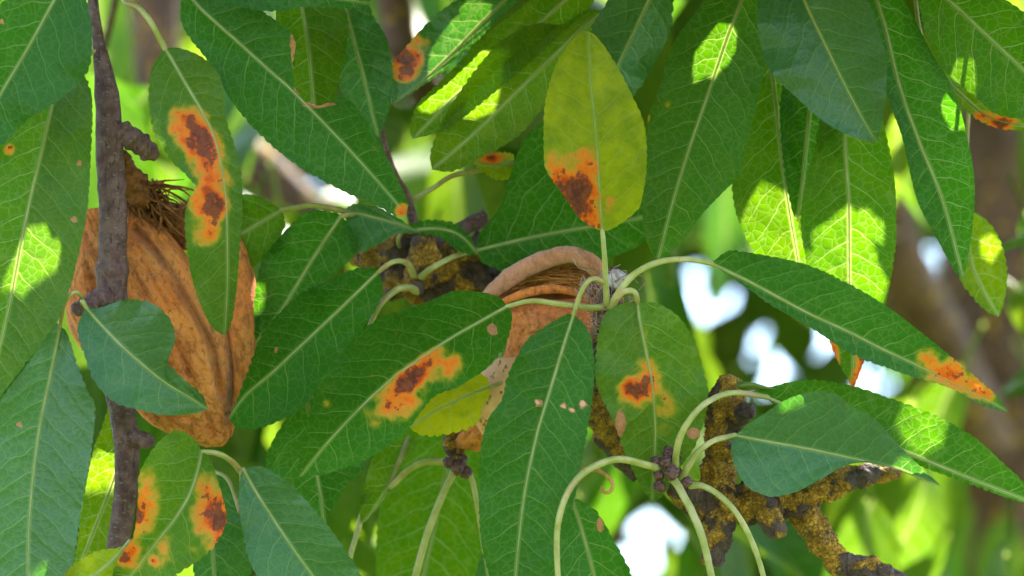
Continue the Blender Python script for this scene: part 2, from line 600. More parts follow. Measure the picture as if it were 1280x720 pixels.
def leaf(parent, mid, L, R, z, fold=(-.38, -.38), curl=0.0, wave=.8, yel=0.0, pale=.3, rust=(), dry=(), teeth=None,
         amp=2.0, rib=2.1, petiole=None, pet_r=(3.4, 3.0), label=None, n=None, seed=None):
    """mid, L, R: base-to-tip curves; z: depth (mm) at base, middle and tip; fold: how far each half leans back"""
    global NL
    NL += 1
    rs = np.random.RandomState(NL * 7 + 1 if seed is None else seed)
    mid = pts(mid)
    L = np.vstack([mid[:1], pts(L), mid[-1:]])
    R = np.vstack([mid[:1], pts(R), mid[-1:]])
    n = n or 110
    C, A, B = spline(mid, n), spline(L, n), spline(R, n)
    lenpx = np.sum(np.linalg.norm(np.diff(C, axis=0), axis=1))
    t = np.linspace(0, 1, n)
    teeth = teeth or max(12, int(lenpx / 9.5))
    ze = z
    zc = ze[0] * (1 - t) * (1 - 2 * t) + ze[1] * 4 * t * (1 - t) + ze[2] * t * (2 * t - 1)
    if pale < .5:
        pale *= .6
        yel = yel * .75 + .02
    T = np.gradient(C, axis=0)
    T /= np.linalg.norm(T, axis=1)[:, None] + 1e-9
    K = 10
    cols = []
    vv = []
    for sgn, E, fo in ((-1, A, fold[0]), (1, B, fold[1])):
        D = E - C
        wpx = np.linalg.norm(D, axis=1)
        dirn = D / (wpx[:, None] + 1e-6)
        env = np.clip(np.minimum(t, 1 - t) * 12, 0, 1)
        irr = 1 + .35 * np.interp(t, np.linspace(0, 1, 24), rs.randn(24))
        ph = (t * teeth + .12 * np.interp(t, np.linspace(0, 1, 15), rs.randn(15))) % 1
        tooth = (np.where(ph < .72, np.sin(ph / .72 * math.pi / 2), np.cos((ph - .72) / .28 * math.pi / 2)) - .55) * amp * env * irr
        wv = np.interp(t, np.linspace(0, 1, 11), rs.randn(11)) * wave
        side = []
        for q in range(1, K + 1):
            v = q / K
            P = C + D * v + dirn * (tooth * v ** 7)[:, None]
            wmm = wpx * v * PX * 1000
            zz = zc + fo * wmm + curl * wmm ** 2 + wv * v ** 2 * np.clip(wpx / 40, 0, 1) + .10 * np.sin(v * 9 + t * teeth * 1.3) * (v * (1 - v) * 4)
            side.append((P, zz, sgn * wmm * math.sqrt(1 + fo * fo), v))
        cols.append(side)
    order = cols[0][::-1] + [(C, zc, np.zeros(n), 0.0)] + cols[1]
    nc = len(order)
    XY = np.stack([o[0] for o in order], 1)
    ZZ = np.stack([o[1] for o in order], 1)
    W = np.stack([o[2] for o in order], 1)
    VV = np.stack([np.full(n, o[3]) for o in order], 1)
    V = at_np(XY[..., 0], XY[..., 1], ZZ)
    C3 = at_np(C[:, 0], C[:, 1], zc)
    arc = np.concatenate([[0], np.cumsum(np.linalg.norm(np.diff(C3, axis=0), axis=1))]) * 1000
    S = arc[:, None] + np.einsum('ijk,ik->ij', XY - C[:, None], T) * PX * 1000
    WP = np.einsum('ijk,ik->ij', XY - C[:, None], np.stack([-T[:, 1], T[:, 0]], 1)) * PX * 1000
    W = np.sign(W) * np.abs(WP)
    ru = np.zeros(XY.shape[:2])
    for e in rust:
        x, y, rx, ry, pk = e[:5]
        ang = math.radians(e[5]) if len(e) > 5 else 0
        dx, dy = XY[..., 0] - x, XY[..., 1] - y
        a = (dx * math.cos(ang) + dy * math.sin(ang)) / rx
        b = (-dx * math.sin(ang) + dy * math.cos(ang)) / ry
        d = np.sqrt(a * a + b * b)
        f = pk * np.clip((1.5 - d) / 1.3, 0, 1) ** 1.15
        if len(e) > 6:
            f = f * ((W * e[6] > -.15).astype(float))
        ru = np.maximum(ru, f)
    dy_ = np.zeros(XY.shape[:2])
    for x, y, rx, ry, *kk in dry:
        d = np.sqrt(((XY[..., 0] - x) / rx) ** 2 + ((XY[..., 1] - y) / ry) ** 2)
        dy_ = np.maximum(dy_, np.clip(1.45 - d, 0, 1) * (kk[0] if kk else 1))
    F = []
    for i in range(n - 1):
        for j in range(nc - 1):
            a = i * nc + j
            F.append((a, a + 1, a + nc + 1, a + nc))
    sd = rs.uniform(0, 90)
    N_ = n * nc
    attrs = dict(lp=np.stack([S.ravel(), W.ravel(), VV.ravel()], 1), rust=ru.ravel(), dry=dy_.ravel(),
                 tone=np.stack([np.full(N_, yel), np.full(N_, pale), np.full(N_, sd)], 1))
    o = mesh_obj('leaf', V.reshape(-1, 3), F, M_LEAF, parent, attrs)
    if label:
        o['label'] = label
    rb = Build()
    ip = np.linspace(0, n - 1, 46).astype(int)
    C3b = at_np(C[ip, 0], C[ip, 1], zc[ip] - .05)
    rb.tube(C3b, np.linspace(rib, rib * .16, 46) * PX, 7, flat=.9, half=True)
    rb.build('midrib', M_RIB, o)
    if petiole:
        P = path3(petiole, n=34)
        P = np.vstack([P, C3[1:2]])
        b = Build()
        g = lambda p_, u, a: .92 - .26 * max(0, math.cos(a - 2.7)) ** 8 + .10 * noise.fractal(Vector(p_) * 420, 1, 2, 3) + .35 * max(0, 1 - u / .07) ** 1.5 * (.8 + .4 * math.sin(a * 3))
        b.tube(P, np.linspace(pet_r[0] * .9, pet_r[1] * .9, len(P)) * PX, 12, disp=g)
        b.build('petiole', M_PET, o)
    TRACED.append((C, (np.linalg.norm(A - C, axis=1), np.linalg.norm(B - C, axis=1)), zc))
    return o


def stem(parent, path, z, radii, mat=None, name='stem', n=60, seg=20, rough=.10, freq=260, nodes=()):
    P = path3(path, z, n)
    def d(p, u, a):
        v = Vector(p)
        r = 1 + rough * noise.fractal(v * freq, 1.0, 2.0, 4) * 1.6
        for un, amp, wd in nodes:
            r += amp * math.exp(-((u - un) / wd) ** 2)
        return r
    return Build().tube(P, np.asarray(radii) * PX, seg, disp=d).build(name, mat or M_TWIG, parent)


# ------------------------------------------------------------------ hanging twig at the left and its leaves
tw = thing('hanging_twig', 'thin purplish brown twig hanging down the left side in front of the tan hull', 'twig', at(120, -60, 8))
stem(tw, '112,-70 116,0 122,45 131,100 136,150 138,205 141,260 141,312 140,362 143,420 151,500 159,566 156,625 147,690 140,760', 8,
     (5.5, 6.5, 7.5, 14, 17.5, 17.5, 18, 18, 19, 18, 17, 15.5, 14.5, 14, 14), n=170, seg=28, rough=.045,
     nodes=((.365, .10, .006), (.49, .16, .008), (.50, .12, .02), (.23, .12, .012), (.68, .1, .01)))
b = Build()
b.tube(path3('140,160,8 163,172,8 180,184,9 196,197,10', n=40), np.array((10, 17, 14, 14.5, 13.5, 6)) * PX, 20,
       disp=lambda p, u, a: 1 + .22 * noise.fractal(Vector(p) * 520, 1, 2, 4) + .12 * math.cos(u * 30))
b.build('side_stub', M_TWIG, tw)
b = Build()
b.tube(path3('142,366,7 124,374,5 106,382,4 92,389,4', n=40), np.array((12, 13.5, 12, 10.5, 8)) * PX, 20,
       disp=lambda p, u, a: 1 + .2 * noise.fractal(Vector(p) * 480, 1, 2, 4) + .13 * math.cos(u * 34))
b.build('spur_knob', M_TWIG, tw)
b = Build()
b.tube(path3('152,545,8 172,549,6 190,553,5', n=24), np.array((13, 12, 8)) * PX, 16,
       disp=lambda p, u, a: 1 + .2 * noise.fractal(Vector(p) * 480, 1, 2, 4))
b.build('side_stub', M_TWIG, tw)
leaf(tw, '96,-52 68,0 35,60 0,119 -32,182', '62,-55 12,-10 -28,60 -48,120 -48,168', '108,-30 109,0 115,43 109,90 72,126 36,148 0,182',
     (-4, -6, -4), (-0.36, -0.49), pale=.45, dry=((3, 28, 4, 5),), petiole='112,-75,8 104,-64,2 96,-52,-4',
     label='broad leaf cut by the left frame edge in the top left corner')
leaf(tw, '76,90 63,143 50,200 40,240 27,301 11,385 -18,508', '55,105 10,165 -25,240 -42,320 -44,410 -30,480',
     '102,92 115,124 113,202 110,253 106,280 97,323 83,374 69,406 36,449 0,495', (5, 4, 3), (-0.43, -0.47), pale=.42,
     rust=((11, 186, 8, 7.5, .62),), yel=.12, dry=((101, 204, 3.2, 3.2), (92, 274, 3.6, 4)), petiole='132,60,8 104,70,6 76,90,5',
     label='long leaf with a bright orange rust dot beside the twig')
leaf(tw, '75,408 65,460 50,532 42,590 36,659 35,720 34,772', '66,406 36,453 0,502 -32,570 -38,640 -12,735',
     '84,417 97,457 110,490 119,510 112,579 101,640 91,705 76,745', (3, 0, -3), (-0.46, -0.42), pale=1.0, dry=((24, 531, 4, 3),),
     petiole='106,380,5 101,370,2 94,365,0 86,371,0 79,386,1 75,408,3', label='long dusty grey green leaf hanging in the bottom left corner')
leaf(tw, '107,384 123,402 155,435 202,475 236,496 260,511', '124,385 159,374 191,380 212,399 219,421 214,440 209,452 214,459 231,475 252,493',
     '97,410 105,442 119,478 144,503 170,511 206,519 243,517', (1, -5, 0), (-0.43, -0.39), pale=.85, petiole='104,384,4 103,377,1 107,384,1',
     pet_r=(4, 4), label='short round leaf with a bite in its edge across the left twig')
leaf(tw, '152,470 148,560 142,600 105,695 92,740', '139,498 127,535 116,566 103,633 94,700', '165,490 172,560 160,640 130,720', (14, 17, 14), (-0.43, -0.38),
     yel=.35, pale=.1, petiole='152,440,9 152,455,12 152,470,14', label='bright sunlit green leaf edge just left of the twig bottom')

# ------------------------------------------------------------------ shoot overhead at the left
sh = thing('overhanging_shoot', 'leafy almond shoot drooping from the top edge left of centre', 'leafy shoot', at(300, -90, 6), group='leafy shoots hanging in from the top')
stem(sh, '60,-120,6 180,-80,4 300,-70,6 420,-60,10 560,-80,16', None, (10, 9, 8, 8, 7), n=60)
leaf(sh, '206,60 217,78 234,108 253,140 270,178 281,235 284,300 284,360 281,419', '202,65 189,87 186,120 191,162 202,182 215,202 232,218 244,234 236,250 231,272 234,312 242,356 256,392 268,412',
     '224,60 252,71 272,90 279,115 283,150 292,178 301,215 303,262 300,305 296,359 289,404', (1, -7, -2), (-0.39, -0.51), pale=.42, yel=.14,
     rust=((246, 172, 24, 40, 1.12, -30), (262, 205, 22, 44, .72, -25), (262, 254, 22, 24, 1.1, -20), (256, 282, 20, 26, .62), (232, 160, 20, 22, .66)),
     petiole='148,-40,6 155,0,2 171,8,0 186,24,-1 197,43,0 206,60,1', pet_r=(5, 4.6),
     label='wavy leaf with two dark brown blotches ringed with orange')
leaf(sh, '232,-22 246,5 307,61 339,90 365,113 430,180 470,224 508,268', '226,7 230,36 265,83 286,121 310,152 338,180 364,201 398,222 437,243 473,258 496,270',
     '262,-10 314,8 341,23 362,40 369,55 366,78 366,101 375,119 396,132 414,126 430,121 444,133 462,160 478,187 496,222 509,252', (6, 0, 4), (-0.49, -0.32), pale=.36,
     rust=((506, 264, 12, 10, .55),), dry=((368, 62, 4, 30), (376, 112, 8, 6), (396, 131, 20, 4)), petiole='225,-70,6 228,-45,6 232,-22,6', label='long diagonal leaf with a notch eaten from its upper edge')
leaf(sh, '372,-20 378,11 385,54 392,121 396,160', '352,-10 345,20 344,70 362,120 384,150', '405,-15 432,14 434,50 426,92 414,135', (20, 18, 17), (-0.38, -0.41),
     yel=.16, pale=.0, petiole='380,-65,10 374,-45,16 372,-20,20', label='deep green leaf hanging upright behind the notched leaf')
leaf(sh, '428,-15 435,22 455,97 468,152 474,172', '418,-5 410,50 420,100 444,142 464,166', '452,-10 468,22 484,50 490,86 489,124 482,150', (26, 23, 23), (-0.43, -0.31), pale=.55,
     petiole='415,-60,10 422,-35,20 428,-15,26', label='dull dark leaf behind the tip of the long diagonal leaf')
leaf(sh, '250,-42 330,-22 400,-6 462,4', '262,-60 340,-50 410,-36 455,-8', '262,-8 300,8 336,14 379,9 420,10 450,11', (-2, -4, 0), (-0.38, -0.43), pale=.45,
     petiole='200,-76,5 225,-62,0 250,-42,-2', label='leaf showing only its lower edge along the top of the frame')

# ------------------------------------------------------------------ left hull
HZ = 16
fr = thing('almond_hull', 'whole tan suede almond hull hanging behind the twig on the left', 'almond hull', at(180, 240, HZ + 10), group='ripe almond hulls among the leaves')
CREASES = [spline(pts(s), 60) for s in ('168,285 196,318 232,372 262,430 276,490', '140,300 172,352 214,420 246,486 262,540', '196,300 232,352 268,408', '110,330 136,392 176,452 214,500',
                                        '222,430 236,468 240,510 236,545', '180,470 214,510 250,530')]
CDEPTH = (1.7, .7, .9, .7, .9, .7)
def wr(u, a, x, y):
    e = math.sin(a)
    if e < 0:
        return 0
    # folds run with the hull, crumpled cross wrinkles gather towards its point
    s, t = x * .86 - y * .5, x * .5 + y * .86
    w = (abs(noise.noise(Vector((s * .075, t * .014, 3)))) - .25) * 1.0
    w += (abs(noise.noise(Vector((s * .17, t * .050, 8)))) - .25) * .55
    lo = min(1, max(0, (y - 400) / 110))
    w += lo * (abs(noise.fractal(Vector((x * .060, y * .075, 5)), 1, 2, 4)) - .3) * 1.7
    w += noise.fractal(Vector((x * .14, y * .12, 9)), 1, 2, 4) * .25
    w = -w
    for c, dp in zip(CREASES, CDEPTH):
        d = np.sqrt(((c - (x, y)) ** 2).sum(1)).min()
        w += dp * (math.exp(-(d / 4.5) ** 2) - .45 * math.exp(-((d - 10) / 6) ** 2))
    return w * min(1, e * 1.6)
b = Build().loft([(100, 262, 152, 256, 26, 4), (92, 285, 198, 277, 26, 6.5), (86, 325, 236, 322, 25, 9), (82, 370, 264, 366, 24, 10.5), (88, 415, 284, 412, 24, 10.5),
              (122, 460, 292, 455, 23, 9.5), (160, 500, 291, 497, 23, 8), (188, 530, 289, 530, 23, 6), (230, 549, 285, 550, 23, 4), (258, 559, 278, 558, 23, 1.5)],
             230, 140, wr)
DARK_STREAKS = [(spline(pts(s), 60), w_, g_) for s, w_, g_ in (('172,290 200,322 236,376 262,424 274,470', 8, .55), ('293,400 292,440 289,480 286,525', 8, 1.0), ('110,300 120,360', 14, .3))]  # darker brown along the main crease, the seam and the left side
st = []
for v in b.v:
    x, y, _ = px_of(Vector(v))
    st.append(max(g_ * math.exp(-(np.sqrt(((c - (x, y)) ** 2).sum(1)).min() / w_) ** 2) for c, w_, g_ in DARK_STREAKS))
b.build('front_valve', M_HULL, fr, dict(dark_streak=st))
Build().loft([(212, 254, 255, 252, 30, 2), (232, 280, 292, 284, 29, 4), (246, 312, 309, 312, 28, 5), (262, 350, 319, 348, 28, 6), (275, 400, 323, 392, 27, 7),
              (284, 450, 318, 442, 27, 6), (285, 500, 307, 490, 26, 4.5), (285, 530, 296, 524, 26, 3), (285, 549, 290, 545, 26, 1)],
             160, 90, lambda u, a, x, y: (-2.2 * (abs(noise.noise(Vector((x * .085, y * .020, 17)))) - .25) + .5 * noise.fractal(Vector((x * .12, y * .06, 7)), 1, 2, 4)) * max(.1, math.sin(a))).build('rear_valve', M_HULL, fr)
Build().loft([(150, 248, 215, 252, 27, 2), (165, 262, 240, 262, 28, 3), (200, 285, 250, 285, 29, 3), (225, 312, 255, 315, 29, 2)], 30, 24,
             lambda u, a, x, y: .8 * noise.fractal(Vector((x * .08, y * .08, 2)), 1, 2, 3)).build('lining', M_FIB, fr)
b = Build()
rs = random.Random(4)
for i in range(70):
    x0, y0 = rs.uniform(146, 200), rs.uniform(222, 262)
    an = rs.gauss(.75, .45)
    ln = rs.uniform(18, 75)
    x1, y1 = x0 + math.cos(an) * ln, y0 + math.sin(an) * ln
    zz = rs.uniform(20, 25)
    b.tube(path3(f'{x0},{y0},{zz} {(x0+x1)/2+rs.gauss(0,7)},{(y0+y1)/2+rs.gauss(0,6)},{zz-2.5} {x1},{y1},{zz+rs.uniform(0,2)}', n=10), np.linspace(rs.uniform(1.2, 3.2), .5, 10) * PX, 6, flat=.5)
for i in range(6):
    x0, y0 = rs.uniform(165, 200), rs.uniform(238, 252)
    b.tube(path3(f'{x0},{y0},22 {x0+12},{y0-rs.uniform(-3,3)},20 {x0+rs.uniform(16,34)},{y0-rs.uniform(-4,20)},20', n=8), np.linspace(rs.uniform(1.2, 2.4), .4, 8) * PX, 6)
b.build('torn_fibre', M_FIB, fr)
b = Build()
b.tube(path3('152,190,14 158,212,16 168,236,19 180,252,24', n=30), np.array((7, 15, 20, 14)) * PX, 18,
       disp=lambda p, u, a: 1 + .5 * noise.fractal(Vector(p) * 420, 1, 2, 4))
b.build('hull_stalk', M_FIB, fr)

# ------------------------------------------------------------------ split hull in the centre
cf = thing('almond_hull', 'split tan almond hull gaping open behind the central leaves with its pitted shell showing', 'almond hull', at(680, 400, 28), group='ripe almond hulls among the leaves')
fz = lambda p, u, a: 1 + .10 * noise.fractal(Vector(p) * 420, 1, 2, 4)
b = Build()
b.tube(path3('600,382,23 612,368,22 634,349,21 662,332,20 692,321,19.5 716,319,20 738,328,21 754,346,23 766,366,26', n=70), np.array((6, 10, 12, 12, 11.5, 11, 12, 12.5, 10)) * PX, 30, disp=lambda p, u, a: 1 + .14 * noise.fractal(Vector(p) * 380, 1, 2, 4) + .06 * noise.fractal(Vector(p) * 2200, 1, 2, 3))
b.build('upper_rim', M_LIP, cf)
Build().loft([(640, 330, 740, 328, 34, 3), (622, 352, 755, 350, 36, 3), (620, 375, 757, 378, 34, 3), (640, 400, 750, 410, 32, 3)], 40, 30,
             lambda u, a, x, y: .7 * noise.fractal(Vector((x * .03, y * .12, 8)), 1, 2, 4)).build('lining', M_IN, cf)
def wc(u, a, x, y):
    s, t = x * .45 + y * .89, x * .89 - y * .45
    w = -(abs(noise.noise(Vector((t * .018, s * .075, 31)))) - .25) * 1.9 - (abs(noise.fractal(Vector((t * .05, s * .13, 5)), 1, 2, 4)) - .3) * .9
    return (w + .25 * noise.fractal(Vector((x * .13, y * .13, 6)), 1, 2, 3)) * max(.1, math.sin(a))
Build().loft([(624, 379, 738, 372, 24, 1.5), (630, 396, 742, 392, 23, 4.5), (634, 425, 740, 425, 22, 6), (626, 455, 728, 455, 22, 6), (612, 485, 700, 488, 23, 6),
              (592, 520, 670, 520, 24, 5), (572, 545, 640, 552, 25, 4), (566, 560, 610, 566, 26, 2)], 170, 110, wc).build('front_valve', M_HULL, cf)
b = Build()
b.tube(path3('615,384,20 632,376,19 655,367,18 682,362,18 708,363,19 735,372,21', n=50), np.array((3, 5, 6, 6, 5, 3)) * PX, 14, disp=fz)
b.build('lower_rim', M_HULL, cf)
Build().loft([(612, 448, 650, 446, 18.5, 1.5), (598, 470, 652, 470, 18.5, 3), (588, 497, 645, 497, 18.5, 3.5), (592, 522, 632, 522, 19, 3), (604, 545, 620, 543, 19.5, 1)], 50, 40,
             lambda u, a, x, y: .12 * noise.fractal(Vector((x * .12, y * .08, 5)), 1, 2, 4)).build('nut_shell', M_SHELL, cf)
b = Build()
rs = random.Random(9)
for i in range(70):
    x0, y0 = rs.uniform(640, 690), rs.uniform(344, 362)
    x1, y1 = rs.uniform(715, 752), rs.uniform(328, 366)
    z0 = rs.uniform(24, 31)
    b.tube(path3(f'{x0},{y0},{z0} {(x0+x1)/2},{min(y0,y1)-rs.uniform(-4,9)},{z0-2} {x1},{y1},{z0}', n=9), np.linspace(.9, .5, 9) * PX, 5)
b.build('torn_fibre', plain_material('bright_fibre', (.26, .09, .018), (.44, .19, .045), .9), cf)

# ------------------------------------------------------------------ central leafy spur
sp = thing('leafy_spur', 'knobbly spur in the centre with five leaves radiating from one whorl, the upright one yellow', 'leafy spur', at(762, 378, 8))
b = Build()
kn = lambda p, u, a: 1 + .26 * noise.fractal(Vector(p) * 430, 1, 2, 4) + .08 * math.cos(u * 70)
b.tube(path3('768,340,16 768,362,12 762,382,9 756,410,14 750,450,18 752,490,19 756,525,20 772,558,22 800,590,24', n=110), np.array((9, 15, 16, 14, 14, 17, 21, 19, 16)) * PX, 26, disp=kn)
b.build('stem', M_DARK, sp)
b = Build()
b.blob(at(771, 350, 8), 13 * PX, 18, disp=lambda d, th, ph: 1 + .25 * noise.fractal(Vector(d) * 3, 1, 2, 4))
b.build('cut_end', plain_material('pale_cut', (.22, .15, .12), (.45, .38, .34), .8), sp)
b = Build()
rs = random.Random(21)
for i in range(150):
    x0, y0 = rs.gauss(760, 13), rs.gauss(392, 22)
    an = rs.uniform(0, 6.28)
    l = rs.uniform(8, 20)
    x1, y1 = x0 + math.cos(an) * l, y0 + math.sin(an) * l
    x2, y2 = x1 + math.cos(an + rs.uniform(.5, 2)) * l * .7, y1 + math.sin(an + rs.uniform(.5, 2)) * l * .7
    z0 = rs.uniform(5.5, 11)
    b.tube(path3(f'{x0},{y0},{z0} {x1},{y1},{z0-1} {x2},{y2},{z0}', n=8), .55 * PX, 4)
for i in range(26):
    x0, y0 = rs.uniform(722, 752), rs.uniform(345, 380)
    b.tube(path3(f'{x0},{y0},9 {x0+rs.uniform(2,14)},{y0-rs.uniform(4,16)},8 {x0+rs.uniform(10,26)},{y0+rs.uniform(0,14)},8', n=9), .6 * PX, 4)
b.build('spur_hair', M_HAIR, sp)
leaf(sp, '753,288 750,253 746,180 739,110 736,72 735,39', '745,286 725,273 710,252 698,235 683,213 680,195 680,144 685,112 696,79 712,54 726,40',
     '760,288 775,280 797,262 803,245 808,209 806,159 790,119 769,79 747,47', (1, -3, 1), (-0.35, -0.38), yel=.80, pale=.16, wave=.25,
     rust=((722, 240, 30, 42, 1.22, -28, -1), (736, 262, 26, 40, .66, 0, -1), (738, 208, 22, 26, .58, 0, -1), (690, 204, 16, 20, .52), (762, 252, 14, 20, .34), (683, 100, 7, 18, .35)),
     amp=1.1, rib=1.5, petiole='763,386,6 758,370,3 757,345,2 755,312,1 753,288,1', pet_r=(5.6, 3.4), label='upright yellow leaf with an orange and brown rusted lower corner')
leaf(sp, '889,329 940,354 1009,391 1059,414 1102,436 1149,458 1200,483 1236,501 1260,515', '910,314 937,316 1005,330 1059,354 1110,384 1157,420 1189,446 1225,476 1248,497',
     '907,342 934,359 960,379 1009,407 1066,443 1110,460 1142,471 1190,486 1229,507', (1, -3, 4), (-0.36, -0.44), pale=.46,
     rust=((1192, 468, 42, 26, .64, 30), (1215, 482, 36, 18, .62, 30), (1168, 454, 26, 16, .5, 40), (1203, 466, 7, 5, .9)),
     petiole='765,384,5 771,370,2 790,345,1 822,328,0 858,324,0 889,329,1', pet_r=(6, 3.8), label='long narrow leaf slanting right with an orange tip before the trunk')
leaf(sp, '634,383 600,402 560,425 502,464 488,475 452,508 408,555 375,596', '624,372 600,365 567,364 535,377 502,388 473,399 448,417 426,442 408,464 394,489 386,518 378,557 373,580',
     '640,392 636,420 622,446 604,464 588,474 572,484 545,494 528,512 512,534 495,550 470,568 444,580 408,592', (7, 1, -3), (-.42, -.80), pale=.10, yel=.02,
     rust=((512, 476, 30, 15, 1.2, -40, 1), (494, 498, 42, 26, .68, -40, 1), (536, 456, 30, 20, .66, -40, 1), (560, 458, 22, 22, .42, 0, 1), (410, 505, 9, 9, .26)),
     dry=((614, 411, 6.5, 7),), petiole='756,384,6 735,384,5 700,380,4 665,376,5 634,383,7', pet_r=(5, 3.6), amp=1.9, label='broad toothed leaf with a rust patch below its midrib left of centre')
leaf(sp, '717,394 707,424 685,496 671,543 656,615 647,690 641,765', '708,393 685,406 660,424 645,448 634,472 627,500 610,525 600,568 599,640 604,691 622,745',
     '719,394 735,413 742,442 743,467 739,507 729,568 717,626 695,684 668,742', (4, -3, -6), (-0.43, -0.39), pale=.30,
     dry=((673, 503, 4, 3, 2), (703, 507, 3.5, 3, 2), (714, 513, 4, 2.6, 2), (729, 505, 4, 4.5, 2), (664, 494, 1.5, 1.5, 2)),
     petiole='758,380,6 757,358,3 748,350,1 738,350,0 727,365,1 717,394,4', pet_r=(5, 3.6), label='long dark green leaf with pale pink flecks at the bottom centre')
leaf(sp, '797,379 800,402 808,442 815,478 819,532 818,579 815,630', '792,377 768,384 752,402 745,442 745,478 757,507 768,530 782,568 797,600',
     '803,377 826,381 851,399 869,428 881,470 885,488 882,518 869,557 851,583 832,615', (3, 3, 8), (-0.40, -0.40), pale=.40, yel=.16,
     rust=((794, 487, 24, 19, 1.0, -15), (808, 474, 20, 26, .62), (824, 514, 28, 32, .30), (780, 500, 20, 20, .36), (808, 420, 6, 50, .2)), dry=((775, 530, 7, 17), (866, 541, 9, 7)),
     petiole='764,384,5 772,371,2 782,364,1 793,365,1 797,379,3', pet_r=(5.5, 3.8), label='oval leaf with a square brown rust spot right of centre')
leaf(sp, '612,484 590,492 566,503 540,516 512,534', '606,470 580,462 548,464 522,478 506,508', '612,496 603,508 600,522 588,534 566,541 540,545 522,542', (13, 11, 11), (-.2, -.35), yel=1.3,
     pale=.02, rust=((536, 474, 26, 14, .4),), rib=1.0, amp=2.6, petiole='660,470,20 630,478,16 612,484,13', label='small clear yellow leaf behind the broad toothed leaf')
b = Build()
b.tube(path3('690,578,12 712,584,9 730,586,6 748,588,4 760,596,3 766,606,3 762,615,3 754,615,3 752,608,4', n=60), np.array((2, 2.4, 2.6, 2.6, 2)) * PX, 8)
b.build('dry_tendril', M_DRY, sp)

# ------------------------------------------------------------------ lichen branch, lower right
lb = thing('lichen_branch', 'thick forking branch crusted with orange lichen at the lower right', 'branch', at(950, 630, 16))
li = lambda f, s: (lambda p, u, a: 1 + f * noise.fractal(Vector(p) * s, 1, 2, 5) + .12 * noise.fractal(Vector(p) * 1500, .8, 2, 3))
Build().tube(path3('912,472,13 908,495,13 905,530,14 900,575,15 896,610,16 893,640,17', n=130), np.array((17, 28, 28, 26, 30, 26)) * PX * .86, 56, disp=li(.34, 330)).build('upright_limb', M_LICH, lb)
Build().tube(path3('836,612,13 862,622,14 893,628,15 940,630,16 985,632,17 1010,628,18', n=130), np.array((11, 27, 34, 28, 24, 22)) * PX * .86, 56, disp=li(.36, 300)).build('cross_limb', M_DARK, lb)
Build().tube(path3('905,622,13 900,655,13 892,690,12 889,706,12', n=70), np.array((24, 25, 23, 15)) * PX * .86, 44, disp=li(.34, 330)).build('broken_stub', M_DARK, lb)
Build().tube(path3('948,622,14 958,640,11 968,656,9 973,670,8', n=60), np.array((19, 18, 17, 13)) * PX * .86, 40, disp=li(.30, 360)).build('broken_stub', M_DARK, lb)
Build().tube(path3('915,520,12 930,516,9 942,514,8', n=40), np.array((20, 17, 10)) * PX * .86, 36, disp=li(.3, 360)).build('bark_knob', M_DARK, lb)
Build().tube(path3('985,636,17 1015,617,18 1048,602,19 1084,594,21 1112,592,23 1124,592,24', n=120), np.array((20, 21, 19, 17, 14, 7)) * PX * .86, 50, disp=li(.34, 340)).build('side_limb', M_LICH, lb)
Build().tube(path3('992,628,18 1008,645,18 1027,676,17 1046,702,17 1062,716,17', n=110), np.array((22, 25, 22, 19, 18)) * PX * .86, 50, disp=li(.32, 340)).build('lower_limb', M_LICH, lb)
Build().tube(path3('1040,696,17 1062,708,16 1090,715,16 1125,732,17 1180,775,20', n=90), np.array((15, 20, 19, 18, 17)) * PX * .86, 40,
             disp=lambda p, u, a: li(.22, 330)(p, u, a) + .07 * math.cos(u * 60)).build('ringed_twig', M_DARK, lb)

# ------------------------------------------------------------------ bud cluster with arching stalks
bs = thing('bud_spur', 'cluster of purple brown buds with arching pale stalks in front of the lichen branch', 'bud spur', at(838, 590, 4), group='bud spurs with stalks')
def bud(parent, x, y, z, r, lean, mat=None):
    b = Build()
    def d(dv, th, ph):
        k = (math.pi - th) / math.pi * 4.5 + abs(((ph * 1.5 / math.pi + int((math.pi - th) / math.pi * 4.5) * .5) % 1) - .5) * .9
        return (1 - .34 * (k % 1) + .10) * (1 - .30 * max(0, math.cos(th)) ** 2)
    b.blob((0, 0, 0), r * PX, 40, disp=d, axes=(.86, .86, 1.15))
    M = Matrix.Rotation(math.radians(lean), 3, 'Y') @ Matrix.Rotation(math.radians(40), 3, 'X')
    c = at(x, y, z)
    b.v = [np.array(M @ Vector(v) + c) for v in b.v]
    return b.build('bud', mat or M_BUD, parent)
for x, y, z, r, ln in ((835, 565, 3, 8.5, 10), (820, 578, 1.5, 9.5, -35), (832, 577, 0, 9, -5), (840, 590, -1, 10.5, 20), (823, 593, .5, 8, -50), (824, 608, 1, 9, -70),
                       (858, 602, 2.5, 8.5, 50), (846, 572, 3.5, 7.5, 30)):
    bud(bs, x, y, z, r, ln)
Build().tube(path3('838,580,7 846,598,8 858,615,11 872,630,14', n=40), np.array((9, 13, 17, 14)) * PX, 22, disp=kn).build('stem', M_DARK, bs)
leaf(bs, '918,544 959,552 1005,560 1034,566 1075,575 1120,586 1150,598 1176,607', '928,536 942,526 960,514 980,501 1005,492 1037,490 1063,506 1095,525 1117,550 1146,579',
     '914,554 916,575 922,590 934,608 948,616 966,621 994,615 1023,601 1048,586 1068,578 1090,577 1124,588 1153,600', (4, 1, 5), (-0.34, -0.38), pale=.9, amp=1.0, rib=1.9,
     petiole='852,600,3 860,584,2 872,566,1 892,551,1 918,544,4', pet_r=(5.5, 4), label='smooth dusty green leaf with a drawn out tip over the lichen branch')
